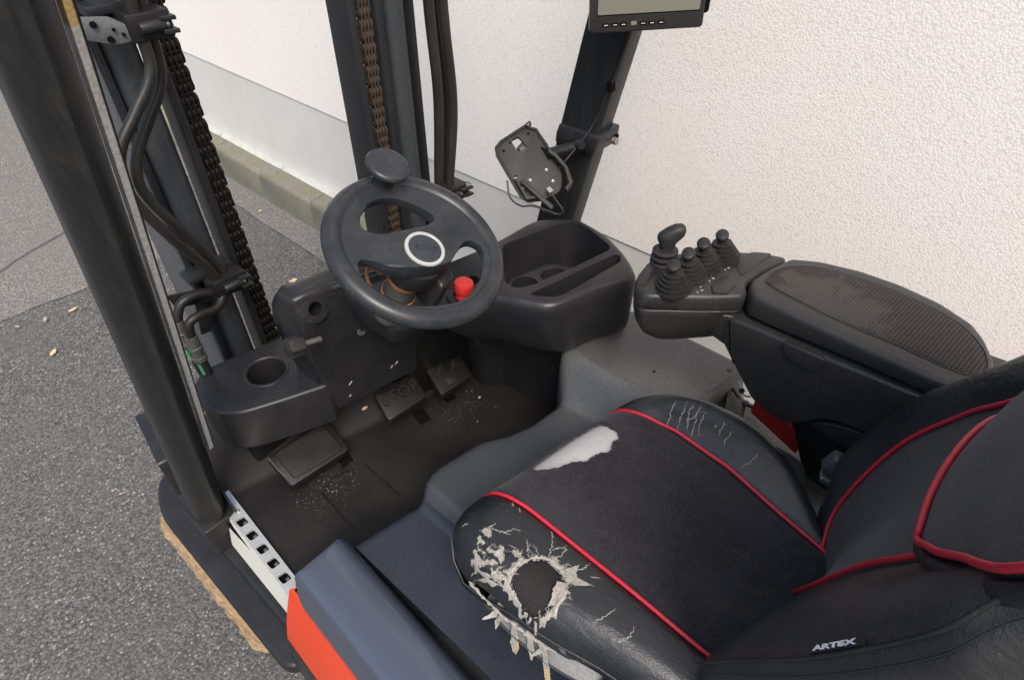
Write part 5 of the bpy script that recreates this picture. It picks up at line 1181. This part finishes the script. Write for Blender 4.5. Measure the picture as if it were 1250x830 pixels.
# device cradle
cc = V((1.03, .832, 1.146)); RX, UY = V((.659, -.752, .003)), V((.504, .444, .741)); NZ = V((-.559, -.487, .671))
UY = (UY + NZ * -.10).normalized(); NZ = RX.cross(UY)
if NZ.dot(V((0, 0, 1.8)) - cc) < 0: NZ = -NZ
Q = lambda a, b, c=0.0: cc + RX * a + UY * b + NZ * c
cra = empty('device_cradle', cc, 'empty black device cradle clamped to the guard post above the storage bin', 'cradle')
CO = [(-.088, .047), (-.077, .062), (-.022, .099), (.006, .092), (.030, .055), (.040, .032), (.066, -.012), (.066, -.044), (.058, -.060), (.02, -.078), (-.012, -.082), (-.030, -.070), (-.054, -.028), (-.085, .027)]
m = MB(); m.extr([Q(a, b) for a, b, _ in roundpoly([(a, b, 0) for a, b in CO], .008, 4)], -NZ * .010); plate = mb_(m, 'back_plate', 'cradle', cra, bevel=.002, seg=2)
wc = lambda P: MB().extr([Q(a, b, .03) for a, b, _ in roundpoly([(a, b, 0) for a, b in P], .004, 3)], -NZ * .06)
def cut_local(o, cs):
    cut(o, cs)
cut_local(plate, [wc([(-.054, .066), (-.036, .076), (-.014, .050), (-.036, .038)]), wc([(-.046, -.020), (-.038, -.018), (-.038, -.026), (-.046, -.028)]), wc([(-.030, -.045), (-.025, -.043), (-.018, -.060), (-.024, -.060)])])
mb_(MB().extr([Q(-.040, .050, -.004), Q(-.026, .066, -.004), Q(-.014, .050, -.004), Q(-.030, .040, -.004)], -NZ * .012), 'window_bracket', 'plastic_dark', cra, bevel=.002)
mb_(MB().extr([Q(a, b, .012) for a, b in ((-.022, .099), (-.010, .110), (-.004, .104), (-.012, .094))], -NZ * .016), 'top_hook', 'plastic', cra, bevel=.002)
rim_ = [(-.088, .047), (-.077, .062), (-.022, .099), (.006, .092), (.030, .055), (.040, .032)]
mb_(MB().tube([Q(a, b, .002) for a, b in rim_], .0035, 8), 'rim', 'cradle', cra)
mb_(MB().tube([Q(a, b, .002) for a, b in ((-.088, .047), (-.085, .027), (-.054, -.028), (-.030, -.070), (-.012, -.082))], .0035, 8), 'rim', 'cradle', cra)
side = [(.030, .040), (.052, .026), (.078, -.006), (.090, -.044), (.076, -.064), (.070, -.058), (.080, -.044), (.070, -.010), (.048, .016), (.034, .026)]
mb_(MB().extr([Q(a, b, .024) for a, b in side], -NZ * .020), 'side_jaw', 'cradle', cra, bevel=.0015, seg=1)
mb_(MB().extr([Q(a, b, .020) for a, b in ((-.034, -.040), (-.026, -.034), (.046, -.098), (.040, -.108))], -NZ * .008), 'lower_jaw', 'cradle', cra, bevel=.002)
mb_(MB().extr([Q(a, b, .012) for a, b in ((-.046, -.030), (-.040, -.034), (-.012, -.072), (.02, -.07), (.02, -.076), (-.018, -.082))], -NZ * .01), 'lower_rail', 'cradle', cra, bevel=.0015, seg=1)
for (a, b) in ((.030, -.006), (-.008, -.031), (.045, -.033)):
    mb_(MB().lathe([(.0046, 0), (.0044, .002), (.0028, .003), (.0012, .0022), (.0001, .002)], Q(a, b, .0), NZ, 18), 'bolt', 'bolt', cra)
for (a, b) in ((-.070, .040), (-.055, .060), (-.012, .082), (-.074, .012)):
    mb_(MB().lathe([(.0030, 0), (.0030, .0015), (.0001, .0015)], Q(a, b, .0), NZ, 12), 'screw_hole', 'black_hole', cra)
mb_(MB().obox(Q(.036, -.062, .022), RX * .004 + UY * -.005, RX * .004 + UY * .003, NZ * .003), 'connector', 'grey_metal', cra)
mb_(MB().tube(cr([Q(.038, -.065, .022), Q(.050, -.085, .02), Q(.066, -.105, .012), Q(.060, -.112, .0), Q(.02, -.100, -.01)], 24), .0022, 6), 'cable', 'copper_wire', cra)
mb_(MB().tube(cr([Q(-.062, -.030, -.005), Q(-.055, -.070, -.004), Q(-.03, -.092, 0), Q(.0, -.094, .004), Q(.045, -.112, .01)], 24), .0024, 6), 'cable', 'copper_wire', cra)
cl = ralong(1.185, 0, 0)
bs = mb_(MB().tube([Q(.02, .03, -.008), Q(.045, .045, -.03), cl + V((-.05, -.03, 0))], [.022, .016, .013], 14), 'swivel_arm', 'plastic_dark', cra)
mb_(MB().lathe([(.010, 0), (.012, .004), (.012, .016), (.010, .02)], cl + V((-.062, -.02, .004)), (-.5, -.8, 0), 8), 'swivel_nut', 'plastic', cra)
m = MB(); d = V((-.034, -.24, 1)).normalized()
def cring(hx, hy, z): return [tuple(cl + d * z + V((a, b, 0))) for a, b in roundpoly([(-hx, -hy), (hx, -hy), (hx, hy), (-hx, hy)], .010, 4)]
m.rings([cring(.036, .046, -.024), cring(.048, .058, -.024), cring(.050, .060, 0), cring(.048, .058, .024), cring(.036, .046, .024)], False, False)
mb_(m, 'post_clamp', 'plastic', cra, bevel=.002)
mb_(MB().lathe([(.009, 0), (.009, .012), (.0001, .013)], cl + V((.020, -.062, -.006)), (0, -1, 0), 12), 'clamp_bolt', 'bolt', cra)
mb_(MB().lathe([(.009, 0), (.009, .002), (.0001, .002)], cl + V((.036, -.0605, -.004)), (0, -1, 0), 12), 'bolt_recess', 'black_hole', cra)
